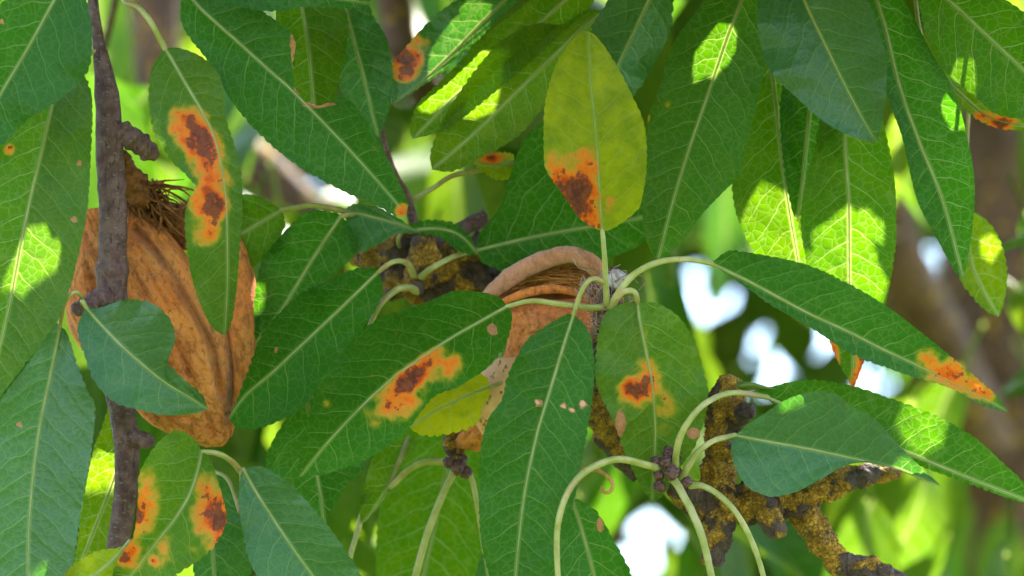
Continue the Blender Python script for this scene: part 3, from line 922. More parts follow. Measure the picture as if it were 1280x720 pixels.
leaf(bs, '958,496 976,504 1040,528 1090,548 1135,566 1218,600 1290,628', '940,490 954,486 1005,475 1059,481 1113,498 1171,520 1218,547 1254,579 1280,604',
     '968,506 1000,524 1040,538 1085,556 1132,576 1215,606 1270,626', (8, 12, 10), (.2, .9), pale=.05, yel=.04,
     petiole='843,583,2 848,553,-3 860,528,-5 882,504,-4 915,491,1 958,496,8', pet_r=(5.4, 4), label='toothed leaf with a bright sunlit patch behind the smooth dusty leaf')
b = Build()
b.loft([(921, 478, 925, 476, 8, .3), (921, 484, 940, 478, 7, 1.2), (930, 488, 962, 484, 8, .8), (950, 488, 972, 487, 8.5, .3)], 20, 16)
b.build('curled_margin', M_LEAF, bs, dict(lp=np.tile((1., 3., .5), (len(b.v), 1)), tone=np.tile((.25, 1., 4.), (len(b.v), 1)), rust=np.zeros(len(b.v)), dry=np.zeros(len(b.v))))
leaf(bs, '699,745 704,800 700,880 690,960', '690,750 672,800 665,860 675,930', '708,750 735,800 735,870 712,930', (-2, -4, 0), pale=.4,
     petiole='822,586,1 811,582,-2 775,574,-6 743,583,-10 718,603,-13 702,636,-14 696,677,-13 699,745,-11', pet_r=(5.6, 4.5))
leaf(bs, '898,760 915,820 930,900 925,980', '880,770 880,830 890,900 905,960', '910,770 945,830 960,900 945,960', (-5, -5, 0), pale=.4,
     petiole='840,597,1 850,612,-2 866,642,-4 880,680,-5 898,760,-5', pet_r=(6.2, 5))
leaf(bs, '962,750 975,800 985,880 975,950', '948,760 945,810 955,880 965,930', '975,755 1010,800 1015,880 995,930', (0, 0, 2), pale=.4,
     petiole='862,606,3 880,608,1 900,620,0 923,645,-1 945,690,0 962,750,0', pet_r=(4.8, 4))

# ------------------------------------------------------------------ old branch behind the centre-left leaves
ob = thing('old_branch', 'dark knobbly old branch in soft focus behind the centre left leaves', 'branch', at(555, 335, 42))
Build().tube(path3('455,310,52 500,330,44 545,338,42 600,345,44 650,352,48 720,380,60 800,430,80', n=110), np.array((24, 44, 46, 42, 36, 30, 28)) * PX, 48, disp=li(.45, 190)).build('limb', M_DARK, ob)
Build().tube(path3('530,345,36 530,322,33 531,304,31 532,296,31', n=40), np.array((28, 22, 20, 13)) * PX, 30, disp=li(.25, 330)).build('bark_knob', M_DARK, ob)
Build().tube(path3('545,310,40 562,296,40 585,282,41 607,272,42', n=40), np.array((14, 11, 11, 12)) * PX, 20, disp=fz).build('side_twig', M_TWIG, ob)
Build().tube(path3('476,150,25 484,190,28 496,222,32 508,245,36 520,290,40', n=50), np.array((3, 3.6, 4.5, 6, 8)) * PX, 14, disp=fz).build('side_twig', M_TWIG, ob)
Build().tube(path3('522,346,32 520,352,30 524,366,29', n=20), np.array((7, 10, 7)) * PX, 16, disp=kn).build('spur_knob', M_DARK, ob)
leaf(ob, '596,313 620,307 673,295 728,285 780,276 822,268', '598,296 610,278 626,256 642,205 662,166 710,140 760,150 798,190 815,235', '600,326 616,334 640,340 690,334 740,326 780,316 806,300',
     (31, 30, 30), (-.34, -.43), pale=.22, petiole='526,346,28 540,335,25 556,326,26 575,318,29 596,313,31', pet_r=(5, 4), label='large dark green leaf lying sideways behind the yellow leaf')
leaf(ob, '473,340 423,388 372,436 340,466 307,494 286,522', '470,335 441,337 408,352 372,370 336,406 322,431 302,485', '478,356 474,378 455,408 425,445 387,500 360,520 325,535 296,534', (19, 15, 12), (-0.31, -0.46), pale=.12,
     dry=((345, 437, 2.5, 6),), petiole='519,350,30 513,334,25 504,327,21 490,328,18 473,340,19', pet_r=(5.5, 4), label='dark glossy leaf slanting between the two hulls')
leaf(ob, '426,271 394,319 347,395 320,428', '419,266 387,263 358,287 329,323 320,360 316,405', '432,276 445,298 443,318 423,338 383,368 350,400', (27, 26, 23), (-0.33, -0.36), pale=.2,
     petiole='470,274,38 450,270,32 438,268,28 426,271,27', pet_r=(5, 4), label='shaded leaf folded above the dark glossy leaf')
leaf(ob, '352,263 326,278 300,293 262,312', '340,254 322,246 304,244 280,262', '356,284 338,311 318,332 285,335', (27, 28, 30), (-0.33, -0.38), pale=.1, yel=.15,
     petiole='436,266,30 410,260,27 388,257,26 352,263,27', pet_r=(4.5, 4.5), label='pale veined leaf end beside the rim of the left hull')
leaf(ob, '430,263 460,270 502,281 530,292', '446,254 480,262 512,282', '436,300 445,316 473,306 496,292 516,292', (30, 28, 30), (-0.33, -0.38), pale=.85,
     petiole='424,262,31 427,262,30 430,263,30', label='pale grey leaf under the tip of the long diagonal leaf')
leaf(ob, '503,290 535,286 560,288 580,298 598,318', '508,282 535,275 567,279 589,298', '520,292 549,296 570,312 586,318', (32, 27, 26), (.35, -.4), pale=.1,
     petiole='500,312,38 498,300,34 503,290,32', label='small arched leaf over the bark knob')
leaf(ob, '455,425 445,450 440,480 430,520', '440,430 425,455 420,490', '470,430 475,455 465,490', (22, 20, 18), pale=.3,
     petiole='521,364,29 510,359,25 494,364,22 474,384,20 455,425,22', pet_r=(6, 4))

# ------------------------------------------------------------------ shoot at the top centre
tc = thing('overhanging_shoot', 'almond shoot above the yellow leaf with one rust scarred folded leaf', 'leafy shoot', at(720, -80, 24), group='leafy shoots hanging in from the top')
stem(tc, '560,-90,20 680,-60,24 790,-50,24 900,-70,20', None, (7, 8, 8, 7), n=50)
leaf(tc, '645,-14 607,24 568,64 530,100 492,131', '610,-14 580,-3 560,7 531,32 510,56 491,80 488,112', '650,-2 622,24 592,56 560,84 524,110', (28, 25, 24), (.10, -1.0), pale=.8,
     rust=((506, 74, 20, 24, 1.15), (522, 52, 16, 14, .62)), petiole='690,-58,24 668,-36,27 645,-14,28', label='folded grey leaf with a white glare and a brown scar at the top centre')
leaf(tc, '735,-25 681,23 620,75 563,126 516,174', '700,-24 640,18 600,50 558,95 522,130 513,160', '748,-8 720,25 660,80 610,122 560,160', (24, 21, 20), (-0.38, -0.41), pale=.02, yel=.2,
     petiole='740,-55,24 738,-40,24 735,-25,24', label='deep green narrow leaf beneath the folded grey leaf')
leaf(tc, '757,14 728,36 640,121 600,160 565,191 540,212', '735,16 710,31 666,30 620,58 578,110 550,158 538,192', '762,24 738,48 700,104 654,164 602,197 565,214', (21, 22, 20), (-0.31, -0.44), pale=.04, yel=.25,
     petiole='775,-50,24 768,-18,22 757,14,21', label='green leaf with a yellow sunlit patch left of the yellow leaf')
leaf(tc, '816,-22 811,0 772,83 752,128', '780,-20 760,2 738,38 733,80 740,115', '843,-22 842,0 837,40 818,79 797,113 770,134', (16, 17, 17), (-0.41, -0.39), pale=.78,
     petiole='818,-55,24 817,-40,20 816,-22,16', label='grey green leaf behind the tip of the yellow leaf')
b = Build()
leaf(tc, '643,203 622,206 600,203 586,196', '640,192 615,190 592,190', '642,222 620,224 600,212', (36, 34, 33), (-0.33, -0.48), yel=.7, pale=.1, rust=((610, 197, 26, 9, .72), (588, 196, 10, 8, .6)),
     petiole='512,252,38 540,236,37 565,220,36 595,214,36 643,203,36', pet_r=(4, 4), label='small yellow leaf with red rust just left of the yellow leaf')

# ------------------------------------------------------------------ shoot at the top right
tr = thing('overhanging_shoot', 'almond shoot draping long leaves down the right of the frame', 'leafy shoot', at(1000, -80, 14), group='leafy shoots hanging in from the top')
stem(tr, '850,-75,18 950,-60,14 1050,-60,12 1130,-70,14 1220,-95,14', None, (7, 8, 8, 8, 7), n=50)
leaf(tr, '937,-42 927,0 909,47 887,112 862,184 840,256 822,325', '905,-30 872,12 840,58 825,108 811,144 807,180 803,224 804,283 813,314',
     '965,-30 968,20 960,66 948,120 938,162 923,217 902,242 880,265 855,298 836,318', (14, 11, 10), (-0.41, -0.41), pale=.22, yel=.06, rust=((837, 131, 9, 8, .24), (808, 140, 3, 12, .9)),
     petiole='945,-60,14 941,-52,14 937,-42,14', amp=1.1, label='large dark leaf with a glowing sun fleck right of the yellow leaf')
leaf(tr, '995,-38 1005,0 1034,61 1059,112 1086,162 1096,178', '965,-30 947,7 950,54 964,90 998,124 1030,152 1066,171', '1040,-38 1084,0 1101,47 1108,79 1107,123 1101,158', (6, 3, 6), (-0.43, -0.41), pale=.85, amp=.9,
     petiole='990,-60,14 990,-50,10 995,-38,6', label='broad blunt grey green leaf in front at the top right')
leaf(tr, '958,52 967,105 976,188 985,253 998,330 1003,372', '930,70 912,140 914,225 925,280 960,340', '975,60 982,140 988,217 994,265 1008,330', (24, 24, 22), (-0.38, -0.33), pale=.0, yel=.15,
     petiole='950,-58,14 950,0,20 958,52,24', label='yellowish sunlit leaf behind the blunt grey leaf')
leaf(tr, '1018,70 1012,141 1001,245 996,275', '990,80 975,130 980,210 990,262', '1040,80 1036,150 1020,215 1004,262', (23, 22, 20), (-0.38, -0.38), pale=.1, rust=((1008, 248, 5, 5, .6),),
     petiole='1022,-58,14 1020,0,18 1018,70,23', label='narrow dark leaf between the sunlit leaves at the upper right')
leaf(tr, '1060,90 1056,170 1061,253 1062,355 1066,430 1067,487', '1030,110 1022,170 1008,225 1001,276 1009,327 1028,395 1042,440', '1088,100 1107,166 1118,224 1120,275 1119,310 1110,366 1095,410 1081,449', (20, 18, 16), (-0.36, -0.36), pale=.02, yel=.11,
     rust=((1042, 440, 9, 28, .66), (1077, 455, 12, 26, .72, 15), (1068, 482, 10, 10, .62)), petiole='1065,-58,14 1070,10,18 1060,90,20', label='sunlit leaf whose red rusted tip pokes below the slanting leaf')
leaf(tr, '1082,-40 1105,30 1125,110 1150,180 1178,250 1204,349', '1075,-10 1098,70 1111,125 1128,173 1146,249 1171,298 1193,338', '1110,-30 1142,22 1164,65 1193,115 1211,180 1218,228 1217,270 1212,310', (13, 8, 10), (-0.31, -0.46), pale=.30,
     petiole='1090,-62,13 1085,-52,13 1082,-40,13', amp=.8, label='long smooth leaf hanging before the blurred trunk')

# ------------------------------------------------------------------ right corner
rc = thing('overhanging_shoot', 'almond shoot entering at the top right corner before the trunk', 'leafy shoot', at(1200, -60, 16), group='leafy shoots hanging in from the top')
stem(rc, '1110,-75,14 1180,-50,15 1260,-55,18 1340,-80,20', None, (6, 7, 7, 6), n=40)
leaf(rc, '1150,-28 1185,0 1236,47 1282,90 1322,128', '1145,-15 1149,7 1157,40 1175,79 1189,97 1222,123 1247,143 1280,148 1305,142', '1175,-30 1230,-14 1285,20 1320,70 1328,105', (14, 12, 12), (-0.41, -0.38), pale=.02, yel=.08,
     petiole='1160,-55,15 1152,-42,14 1150,-28,14', label='dark leaf with a sunlit spot in the top right corner')
leaf(rc, '1172,88 1200,118 1232,144 1262,154 1310,160', '1185,100 1215,118 1250,130 1300,140', '1180,106 1208,138 1240,158 1290,164', (22, 21, 20), (-0.38, -0.43), yel=.3, pale=.1, rust=((1248, 154, 26, 12, .82), (1232, 146, 16, 10, .62)),
     petiole='1140,-55,15 1150,40,20 1172,88,22', label='leaf edge with a brown rust margin under the corner leaf')
leaf(rc, '1207,270 1213,323 1228,360 1248,396', '1200,300 1199,345 1215,370 1232,388', '1218,265 1240,283 1254,312 1259,348 1254,382', (32, 30, 30), (-0.38, -0.33), yel=.35, pale=.05,
     petiole='1225,-55,17 1210,150,30 1207,270,32', label='small bright leaf hanging alone against the trunk')

# ------------------------------------------------------------------ bottom left
bl = thing('leafy_shoot', 'short leafy shoot at the bottom left with a rust scarred leaf', 'leafy shoot', at(310, 600, 10))
stem(bl, '350,780,24 338,700,22 318,630,15 304,592,8', None, (7, 6, 5.5, 4.5), n=40)
leaf(bl, '252,565 246,592 235,622 219,648 202,670 180,698 150,738', '245,551 224,538 202,549 184,572 173,597 173,622 167,669 153,691 140,722', '262,572 271,597 279,625 283,648 276,669 260,691 235,709 190,734', (2, -4, -4), (-0.34, -0.49), yel=.16, pale=.24,
     rust=((258, 640, 24, 50, .72, 10), (274, 646, 15, 34, 1.15, 5), (176, 640, 20, 52, .68, 12), (171, 642, 9, 22, 1.0), (162, 694, 22, 26, .62, 40), (192, 700, 9, 9, .72), (196, 690, 26, 26, .36)),
     petiole='305,594,8 290,577,5 272,567,3 252,565,2', pet_r=(5, 4.2), label='leaf with orange rust down both margins at the bottom left')
leaf(bl, '304,586 320,615 343,651 368,688 392,722 420,770', '300,600 299,630 307,684 322,722 360,775', '325,583 345,592 366,608 405,651 432,688 452,722 450,760', (5, 2, 2), (-0.43, -0.38), pale=.85, petiole='302,600,8 302,592,6 304,586,5',
     label='smooth grey green leaf pointing down right at the bottom left')
leaf(bl, '264,588 262,640 266,690 270,760', '250,600 240,660 245,730', '285,600 308,650 312,720', (18, 18, 16), (-0.38, -0.38), pale=.6, petiole='300,640,10 285,600,14 264,588,18', label='dull leaf wedged between the scarred and the smooth leaf')
leaf(bl, '162,676 138,702 112,722 80,740', '150,684 119,690 88,709 76,728', '160,694 140,722 105,742', (-3, -5, -6), (-.6, .3), yel=.8, pale=.35, petiole='240,745,13 200,700,6 162,676,-1', label='small pale leaf tinted as if sunlit at the very bottom left')  # yellow and pale tint stand in for sunlight on this leaf

# ------------------------------------------------------------------ bottom centre
bc = thing('bud_spur', 'dark bud spur below the yellow leaf with pale stalks in soft focus', 'bud spur', at(570, 580, 26), group='bud spurs with stalks')
Build().tube(path3('610,480,38 590,520,32 566,552,27 570,570,26 574,585,25', n=60), np.array((14, 12, 10, 13, 10)) * PX, 22, disp=kn).build('stem', M_DARK, bc)
for x, y, z, r, ln in ((561, 578, 22, 9, -40), (572, 584, 21, 10, 0), (583, 590, 22, 9, 40), (578, 574, 24, 8, 20)):
    bud(bc, x, y, z, r, ln)
leaf(bc, '512,545 498,575 484,610 462,645 451,655', '500,550 472,560 460,590 450,630', '522,552 505,585 490,615 468,640', (28, 27, 26), (.5, -.5), yel=.2, pale=.05,
     petiole='566,579,24 552,577,24 530,578,24 510,588,25 495,602,26 486,612,27', pet_r=(6, 4.5), label='thin twisted leaf beside the dark bud spur')
leaf(bc, '440,725 442,770 440,830', '430,730 420,780 430,820', '455,730 465,780 450,825', (26, 26, 26), pale=.3, petiole='462,618,29 452,645,28 446,668,27 437,700,26 432,740,26', pet_r=(5, 4))
leaf(bc, '515,735 505,790 500,850', '500,740 480,790 490,840', '530,740 535,790 515,840', (24, 22, 22), pale=.3, petiole='568,590,24 555,615,23 535,665,23 515,735,24', pet_r=(5.5, 5.5))
leaf(bc, '606,690 612,740 616,800 612,860', '600,700 585,760 590,820', '612,700 640,760 635,820', (29, 30, 30), pale=.6, petiole='580,583,25 590,600,26 598,640,27 606,690,29', pet_r=(4.2, 4))
leaf(bc, '383,498 392,545 396,590 402,625 406,658', '376,506 352,532 332,575 345,600 375,630 395,650', '420,500 450,545 456,582 430,612 415,640', (20, 20, 21), (-0.33, -0.33), pale=.35, label='shaded leaf behind the broad toothed leaf pointing down',
     petiole='470,480,34 430,480,26 383,498,20')
leaf(bc, '545,490 560,560 545,650 520,760 500,850', '500,520 480,600 470,700 480,800', '600,520 625,600 620,700 570,800', (58, 55, 50), (-0.38, -0.38), yel=.15, pale=.0, petiole='590,500,36 565,485,48 545,490,58', label='wide blurred green leaf behind the dark bud spur')
leaf(bc, '716,628 728,665 743,722 752,780', '707,630 690,675 680,725 690,770', '722,624 746,640 768,677 790,722 790,770', (13, 9, 8), (-0.38, -0.41), pale=.35, dry=((750, 655, 4, 9),), petiole='700,590,20 708,606,16 716,628,13', label='dark leaf rising from the bottom edge inside the arching stalk')


# ------------------------------------------------------------------ trees behind, well out of focus
def limb_path(s, n=50):
    return path3(s, n=n)


def rr(rpx, z):
    return np.asarray(rpx) * PXM * (FOCUS + np.asarray(z) * .001)


def bulge(f, s):
    return lambda p, u, a: 1 + f * noise.fractal(Vector(p) * s, 1, 2, 4)


t_r = thing('almond_tree', 'brown almond trunk standing out of focus at the right edge with its hanging leaves', 'tree', at(1250, 1500, 800), group='out of focus almond trees behind')
Build().tube(limb_path('1225,-420,800 1240,-100,800 1256,150,790 1246,400,780 1250,700,780 1262,1300,790 1270,2400,800', 90), rr((56, 64, 78, 88, 88, 95, 100), 800), 36, disp=bulge(.14, 22)).build('trunk', M_TRUNK, t_r)
Build().tube(limb_path('1085,180,640 1128,330,660 1170,430,690 1225,560,740', 60), rr((26, 34, 42, 50), 680), 24, disp=bulge(.14, 40)).build('limb', M_TRUNK, t_r)
Build().tube(limb_path('770,520,560 774,600,560 764,760,580 760,1000,620', 40), rr((5, 6.5, 8, 10), 560), 14, disp=bulge(.14, 60)).build('limb', M_TRUNK, t_r)
t_l = thing('almond_tree', 'brown almond limbs out of focus at the upper left behind the twig and hull', 'tree', at(190, 1500, 620), group='out of focus almond trees behind')
Build().tube(limb_path('186,-420,520 192,-80,520 194,60,515 214,130,510 280,185,505 330,215,500 400,290,500 500,420,520 470,700,560 430,1100,600', 100), rr((30, 32, 32, 30, 30, 32, 34, 38, 44, 50), 520), 30, disp=bulge(.16, 36)).build('trunk', M_TRUNK, t_l)
Build().tube(limb_path('470,-220,360 486,-60,350 496,20,350 508,70,350 560,160,370 600,250,400', 60), rr((20, 22, 23, 22, 20, 24), 350), 24, disp=bulge(.12, 50)).build('limb', M_TRUNK, t_l)
Build().tube(limb_path('600,200,600 590,330,610 640,430,620 560,640,620 520,900,640', 50), rr((26, 28, 30, 30, 34), 610), 24, disp=bulge(.12, 40)).build('limb', M_TRUNK, t_l)
Build().tube(limb_path('150,-30,140 140,20,150 130,60,160', 30), rr((4, 5, 5), 150), 12, disp=bulge(.12, 80)).build('twig', M_TWIG, t_l)

# gaps through which the sky shows, as lines of sight the hanging leaves keep clear of: x, y, radius
GAPS = [(360, 221, 19), (352, 232, 12), (497, 152, 17), (502, 168, 12), (866, 332, 20), (872, 352, 24), (878, 374, 15), (1172, 370, 27), (1166, 346, 21), (1158, 308, 14), (985, 452, 24), (1008, 436, 30),
        (1034, 418, 16), (900, 414, 22), (930, 404, 26), (955, 394, 15), (966, 472, 19), (832, 650, 22), (812, 676, 26), (800, 706, 22), (852, 640, 15), (1078, 470, 27), (1100, 456, 27), (1276, 590, 18)]
BARE = [(1215, 200, 20), (1165, 400, 30), (1130, 360, 16), (1240, 210, 42), (1240, 290, 30), (1150, 425, 34), (1205, 425, 28), (1225, 520, 26), (1262, 520, 18), (1270, 620, 14), (193, 25, 24), (193, 70, 18), (492, 15, 16), (335, 212, 22)]   # bark seen between the leaves
SUNNY = [(895, 600, 0), (1210, 630, 0), (1240, 650, 0)]


def bg_leaf_mesh(i):
    rs = np.random.RandomState(70 + i)
    n, K = 18, 4
    Lm, Wm = .074 + .016 * rs.rand(), .0115 + .003 * rs.rand()
    bend, fo, tw_ = rs.uniform(.2, .9), rs.uniform(.1, .5), rs.uniform(-.5, .5)
    V, F, LPs = [], [], []
    for a in range(n):
        t = a / (n - 1)
        w = Wm * (math.sin(math.pi * min(1, t ** .75)) ** .8 + .02) * (1 - .25 * t)
        th = bend * t
        for j in range(-K, K + 1):
            v = j / K
            x = v * w
            y = abs(x) * fo + .0015 * math.sin(t * 11 + v * 2)
            ct, st = math.cos(tw_ * t), math.sin(tw_ * t)
            x, y = x * ct - y * st, x * st + y * ct
            V.append((x, y - Lm * t * math.sin(th) * .5, -.012 - Lm * t * math.cos(th * .6)))
            LPs.append((t * Lm * 1000, v * w * 1000, abs(v)))
    c = 2 * K + 1
    for a in range(n - 1):
        for j in range(c - 1):
            F.append((a * c + j, a * c + j + 1, a * c + c + j + 1, a * c + c + j))
    b0 = len(V)                                           # stalk
    for a in range(4):
        z = -.0125 * a / 3
        for q in range(4):
            V.append((.0006 * math.cos(q * 1.57), .0006 * math.sin(q * 1.57), z))
            LPs.append((0, 0, 0))
    for a in range(3):
        for q in range(4):
            F.append((b0 + a * 4 + q, b0 + a * 4 + (q + 1) % 4, b0 + a * 4 + 4 + (q + 1) % 4, b0 + a * 4 + 4 + q))
    o = mesh_obj('leaf', V, F, M_LEAF, None, dict(lp=LPs, rust=np.zeros(len(V)), dry=np.zeros(len(V)),
                                                  tone=np.tile((rs.uniform(0, .3), rs.uniform(0, .3), i * 7.), (len(V), 1))))
    me = o.data
    bpy.data.objects.remove(o)
    return me, np.array(V[:b0]).reshape(n, c, 3)


BGM = [bg_leaf_mesh(i) for i in range(8)]


def clear_of_gaps(M, pv, pad, spots):
    P = pv.reshape(-1, 3)
    A = np.array(M)
    W = P @ A[:3, :3].T + A[:3, 3] - np.array(EYE)
    d = W @ np.array(FWD)
    if d.min() < .3:
        return False, None
    x = 640 + W @ np.array(RIGHT) / (PXM * d)
    y = 360 - W @ np.array(UP) / (PXM * d)
    for gx, gy, gr in spots:
        if np.any((x - gx) ** 2 + (y - gy) ** 2 < (gr * pad) ** 2):
            return False, None
    return True, (x.mean(), y.mean())


rs = random.Random(77)
cnt = {id(t_l): 0, id(t_r): 0}


def hang(tree, x, y, z, rz, lean, sc_=1.0):
    i = rs.randrange(len(BGM))
    me, pv = BGM[i]
    loc = at(x, y, z)
    M = Matrix.Translation(loc) @ Euler((lean[0], lean[1], rz)).to_matrix().to_4x4() @ Matrix.Scale(sc_, 4)
    ok, c = clear_of_gaps(M, pv, .72, GAPS + BARE if z < 860 else GAPS)
    if not ok:
        return False
    o = bpy.data.objects.new('leaf', me)
    sc.collection.objects.link(o)
    o.parent = tree
    o.matrix_world = M
    o.matrix_local = Matrix.Translation(-tree.location) @ M
    cnt[id(tree)] += 1
    return True


for x, y, z in ((112, 40, 210), (108, 150, 230), (1128, 60, 330), (940, 230, 520), (1050, 330, 620), (905, 290, 460), (1190, 470, 380), (1090, 520, 300), (1150, 470, 270), (560, 90, 330), (1010, 560, 420), (930, 480, 700), (620, 560, 300), (700, 560, 420), (410, 640, 300), (230, 150, 260)):
    for q in range(12):
        if hang(t_l if x < 640 else t_r, x + rs.gauss(0, 8), y + rs.gauss(0, 14), z, rs.uniform(-.7, .7), (rs.gauss(0, .25), rs.gauss(0, .3)), rs.uniform(.9, 1.25)):
            break
# a middle layer just behind the sharp leaves, then a deep layer
n_ok = tries = 0
while n_ok < 600 and tries < 9000:
    tries += 1
    deep = rs.random()
    z = rs.uniform(170, 420) if deep < .40 else rs.uniform(420, 1150)
    x = rs.uniform(-230, 1510)
    y = rs.uniform(-190, 700)
    tree = t_l if x < 640 else t_r
    if cnt[id(tree)] >= 298:
        continue
    if hang(tree, x, y, z, rs.uniform(-1.2, 1.2) + (math.pi if rs.random() < .3 else 0), (rs.gauss(0, .35), rs.gauss(0, .45)), rs.uniform(.85, 1.3)):
        n_ok += 1

# ------------------------------------------------------------------ far foliage and the shading canopy
def leaf_cloud(name, spots, sizes, normals, parent=None, seed=1):
    """many small curved leaves in one mesh: spots (n,3), sizes (n,), normals (n,3)"""
    rs_ = np.random.RandomState(seed)
    n = len(spots)
    tt = np.array([0, .18, .45, .75, 1.0])
    ww = np.array([.02, .13, .165, .11, .0])
    prof = []
    LPt = []
    for t, w in zip(tt, ww):
        for v in (-1, 0, 1):
            prof.append((v * w, t - .5, abs(v) * w * .35 - .25 * (t - .4) ** 2))
            LPt.append((t * 80, v * w * 80, abs(v)))
    prof = np.array(prof)
    LPt = np.array(LPt)
    qf = []
    for i in range(4):
        for j in range(2):
            a = i * 3 + j
            qf.append((a, a + 1, a + 4, a + 3))
    qf = np.array(qf)
    V = np.zeros((n, 15, 3))
    for i in range(n):
        nv = Vector(normals[i]).normalized()
        q = nv.to_track_quat('Z', 'Y').to_matrix() @ Matrix.Rotation(rs_.uniform(0, 6.283), 3, 'Z')
        V[i] = (prof * sizes[i]) @ np.array(q).T + spots[i]
    F = (qf[None] + (np.arange(n) * 15)[:, None, None]).reshape(-1, 4)
    N_ = n * 15
    tone = np.repeat(np.stack([rs_.uniform(0, .35, n), rs_.uniform(0, .3, n), rs_.uniform(0, 90, n)], 1), 15, 0)
    return mesh_obj(name, V.reshape(-1, 3), F, M_LEAF, parent, dict(lp=np.tile(LPt, (n, 1)), rust=np.zeros(N_), dry=np.zeros(N_), tone=tone))


sp_, sz_, no_ = [], [], []
for i in range(5300):
    z = nrs.uniform(1300, 2100)
    x, y = nrs.uniform(-600, 1880), nrs.uniform(-90, 900)
    pad = 2 + .04 / (PXM * (FOCUS + z * .001)) * .32
    if any((x - a) ** 2 + (y - b_) ** 2 < (r + pad) ** 2 for a, b_, r in GAPS):
        continue
    cl = noise.noise(Vector((x * .004, y * .004, 1.7)))
    if cl < -.6:
        continue
    sp_.append(np.array(at(x, y, z)))
    sz_.append(nrs.uniform(.08, .13))
    nv = nrs.randn(3)
    nv[2] += .6
    no_.append(nv)
far = leaf_cloud('distant_foliage', sp_, sz_, no_, seed=3)
far['kind'] = 'stuff'
far['label'] = 'mass of blurred green almond foliage far behind everything'

# unseen leaves added above the frame to block sun, gaps shaped for the flecks
FLECKS = [(22, 350, 2, 26), (42, 290, 4, 16), (68, 300, 4, 20), (206, 142, -3, 15), (615, 88, 22, 26), (600, 130, 20, 22), (900, 50, 12, 26), (880, 75, 12, 16), (955, 260, 24, 40), (985, 300, 24, 26),
          (1045, 300, 17, 34), (1080, 330, 17, 30), (1035, 340, 17, 20), (1072, 396, 0, 17), (1206, 75, 13, 26), (1090, 596, 20, 22), (1030, 655, 14, 14), (1066, 462, 16, 13), (1150, 546, 11, 26), (1172, 556, 11, 16), (1240, 300, 30, 20),
          (110, 705, -2, 18), (115, 590, 16, 26), (575, 60, 25, 26), (598, 36, 26, 26), (548, 88, 24, 22), (318, 370, 24, 16), (316, 340, 26, 12), (620, 78, 23, 22),
          (330, 265, 27, 16), (745, 20, 22, 14)]
e3 = TOSUN
e1 = Vector((e3.y, -e3.x, 0)).normalized()
e2 = e3.cross(e1)


def sun_plane(p):
    q = p - EYE
    return q.dot(e1), q.dot(e2)


holes = []
for x, y, z, r in FLECKS:
    a, b_ = sun_plane(at(x, y, z))
    holes.append((a, b_, r * PX * .6))
# the shaded volume seen along the sun
lo1 = lo2 = 9
hi1 = hi2 = -9
for x in (-40, 1320):
    for y in (-20, 760):
        for z in (-10, 60):
            a, b_ = sun_plane(at(x, y, z))
            lo1, hi1, lo2, hi2 = min(lo1, a), max(hi1, a), min(lo2, b_), max(hi2, b_)
sp_, sz_, no_ = [], [], []
for i in range(9000):
    a, b_ = nrs.uniform(lo1 - .01, hi1 + .01), nrs.uniform(lo2 - .01, hi2 + .01)
    size = nrs.uniform(.018, .042)
    # distance along the sun that puts the leaf just above the frame
    base = EYE + e1 * a + e2 * b_
    for s_ in np.arange(.0, 1.6, .01):
        p_ = base + e3 * s_
        v = p_ - EYE
        d = v.dot(FWD)
        if d > .45 and v.dot(UP) > .0935 * d * 1.0 + .026:
            break
    p_ = base + e3 * (s_ + nrs.uniform(0, .03))
    nv = np.array(e3) * 1.6 + nrs.randn(3) * .32
    hw, hl = size * .165, size * .5
    # stay off the flecks: sample the leaf's own footprint later with a disc along its length
    sp_.append(np.array(p_)); sz_.append(size); no_.append(nv)
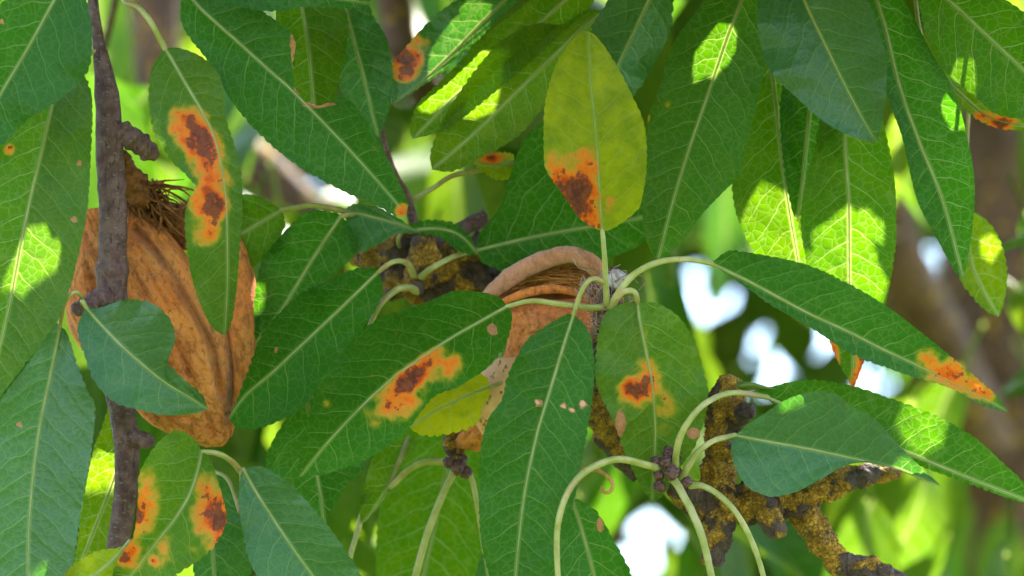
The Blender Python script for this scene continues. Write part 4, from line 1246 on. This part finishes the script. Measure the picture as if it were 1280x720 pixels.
can = leaf_cloud('foliage', sp_, sz_, no_, seed=8)
me = can.data
n = len(sp_)
co = np.zeros(n * 15 * 3)
me.vertices.foreach_get('co', co)
co = co.reshape(n, 5, 3, 3) - np.array(EYE)
A = co @ np.array(e1)
B = co @ np.array(e2)
keep = np.ones(n, bool)
for a, b_, r in holes:
    m = None
    for u in np.linspace(0, 4, 17):
        i0 = min(3, int(u)); f = u - i0
        for v in (-1, -.5, 0, .5, 1):
            j0 = 1
            jj = 0 if v < 0 else 2
            va = abs(v)
            X = (A[:, i0, 1] * (1 - va) + A[:, i0, jj] * va) * (1 - f) + (A[:, i0 + 1, 1] * (1 - va) + A[:, i0 + 1, jj] * va) * f
            Y = (B[:, i0, 1] * (1 - va) + B[:, i0, jj] * va) * (1 - f) + (B[:, i0 + 1, 1] * (1 - va) + B[:, i0 + 1, jj] * va) * f
            keep &= (X - a) ** 2 + (Y - b_) ** 2 > r * r
bpy.data.objects.remove(can)
sp_, sz_, no_ = (np.array(q) for q in (sp_, sz_, no_))
# same random turns for the kept leaves: rebuild from the kept vertices
V = (co[keep] + np.array(EYE)).reshape(-1, 3)
nk = int(keep.sum())
qf = np.array([(i * 3 + j, i * 3 + j + 1, i * 3 + j + 4, i * 3 + j + 3) for i in range(4) for j in range(2)])
F = (qf[None] + (np.arange(nk) * 15)[:, None, None]).reshape(-1, 4)
LPt = np.array([(t * 50, v * w * 50, abs(v)) for t, w in zip((0, .18, .45, .75, 1.), (.02, .13, .165, .11, 0.)) for v in (-1, 0, 1)])
can = mesh_obj('overhead_shade_leaves', V, F, M_LEAF, None, dict(lp=np.tile(LPt, (nk, 1)), rust=np.zeros(nk * 15), dry=np.zeros(nk * 15),
               tone=np.repeat(np.stack([nrs.uniform(0, .2, nk), nrs.uniform(0, .3, nk), nrs.uniform(0, 90, nk)], 1), 15, 0)))
can['kind'] = 'stuff'
can['label'] = 'unseen almond leaves added overhead to shade the hanging shoots'
print('background leaves', cnt.values(), 'overhead', nk, 'far', len(far.data.polygons) // 8)
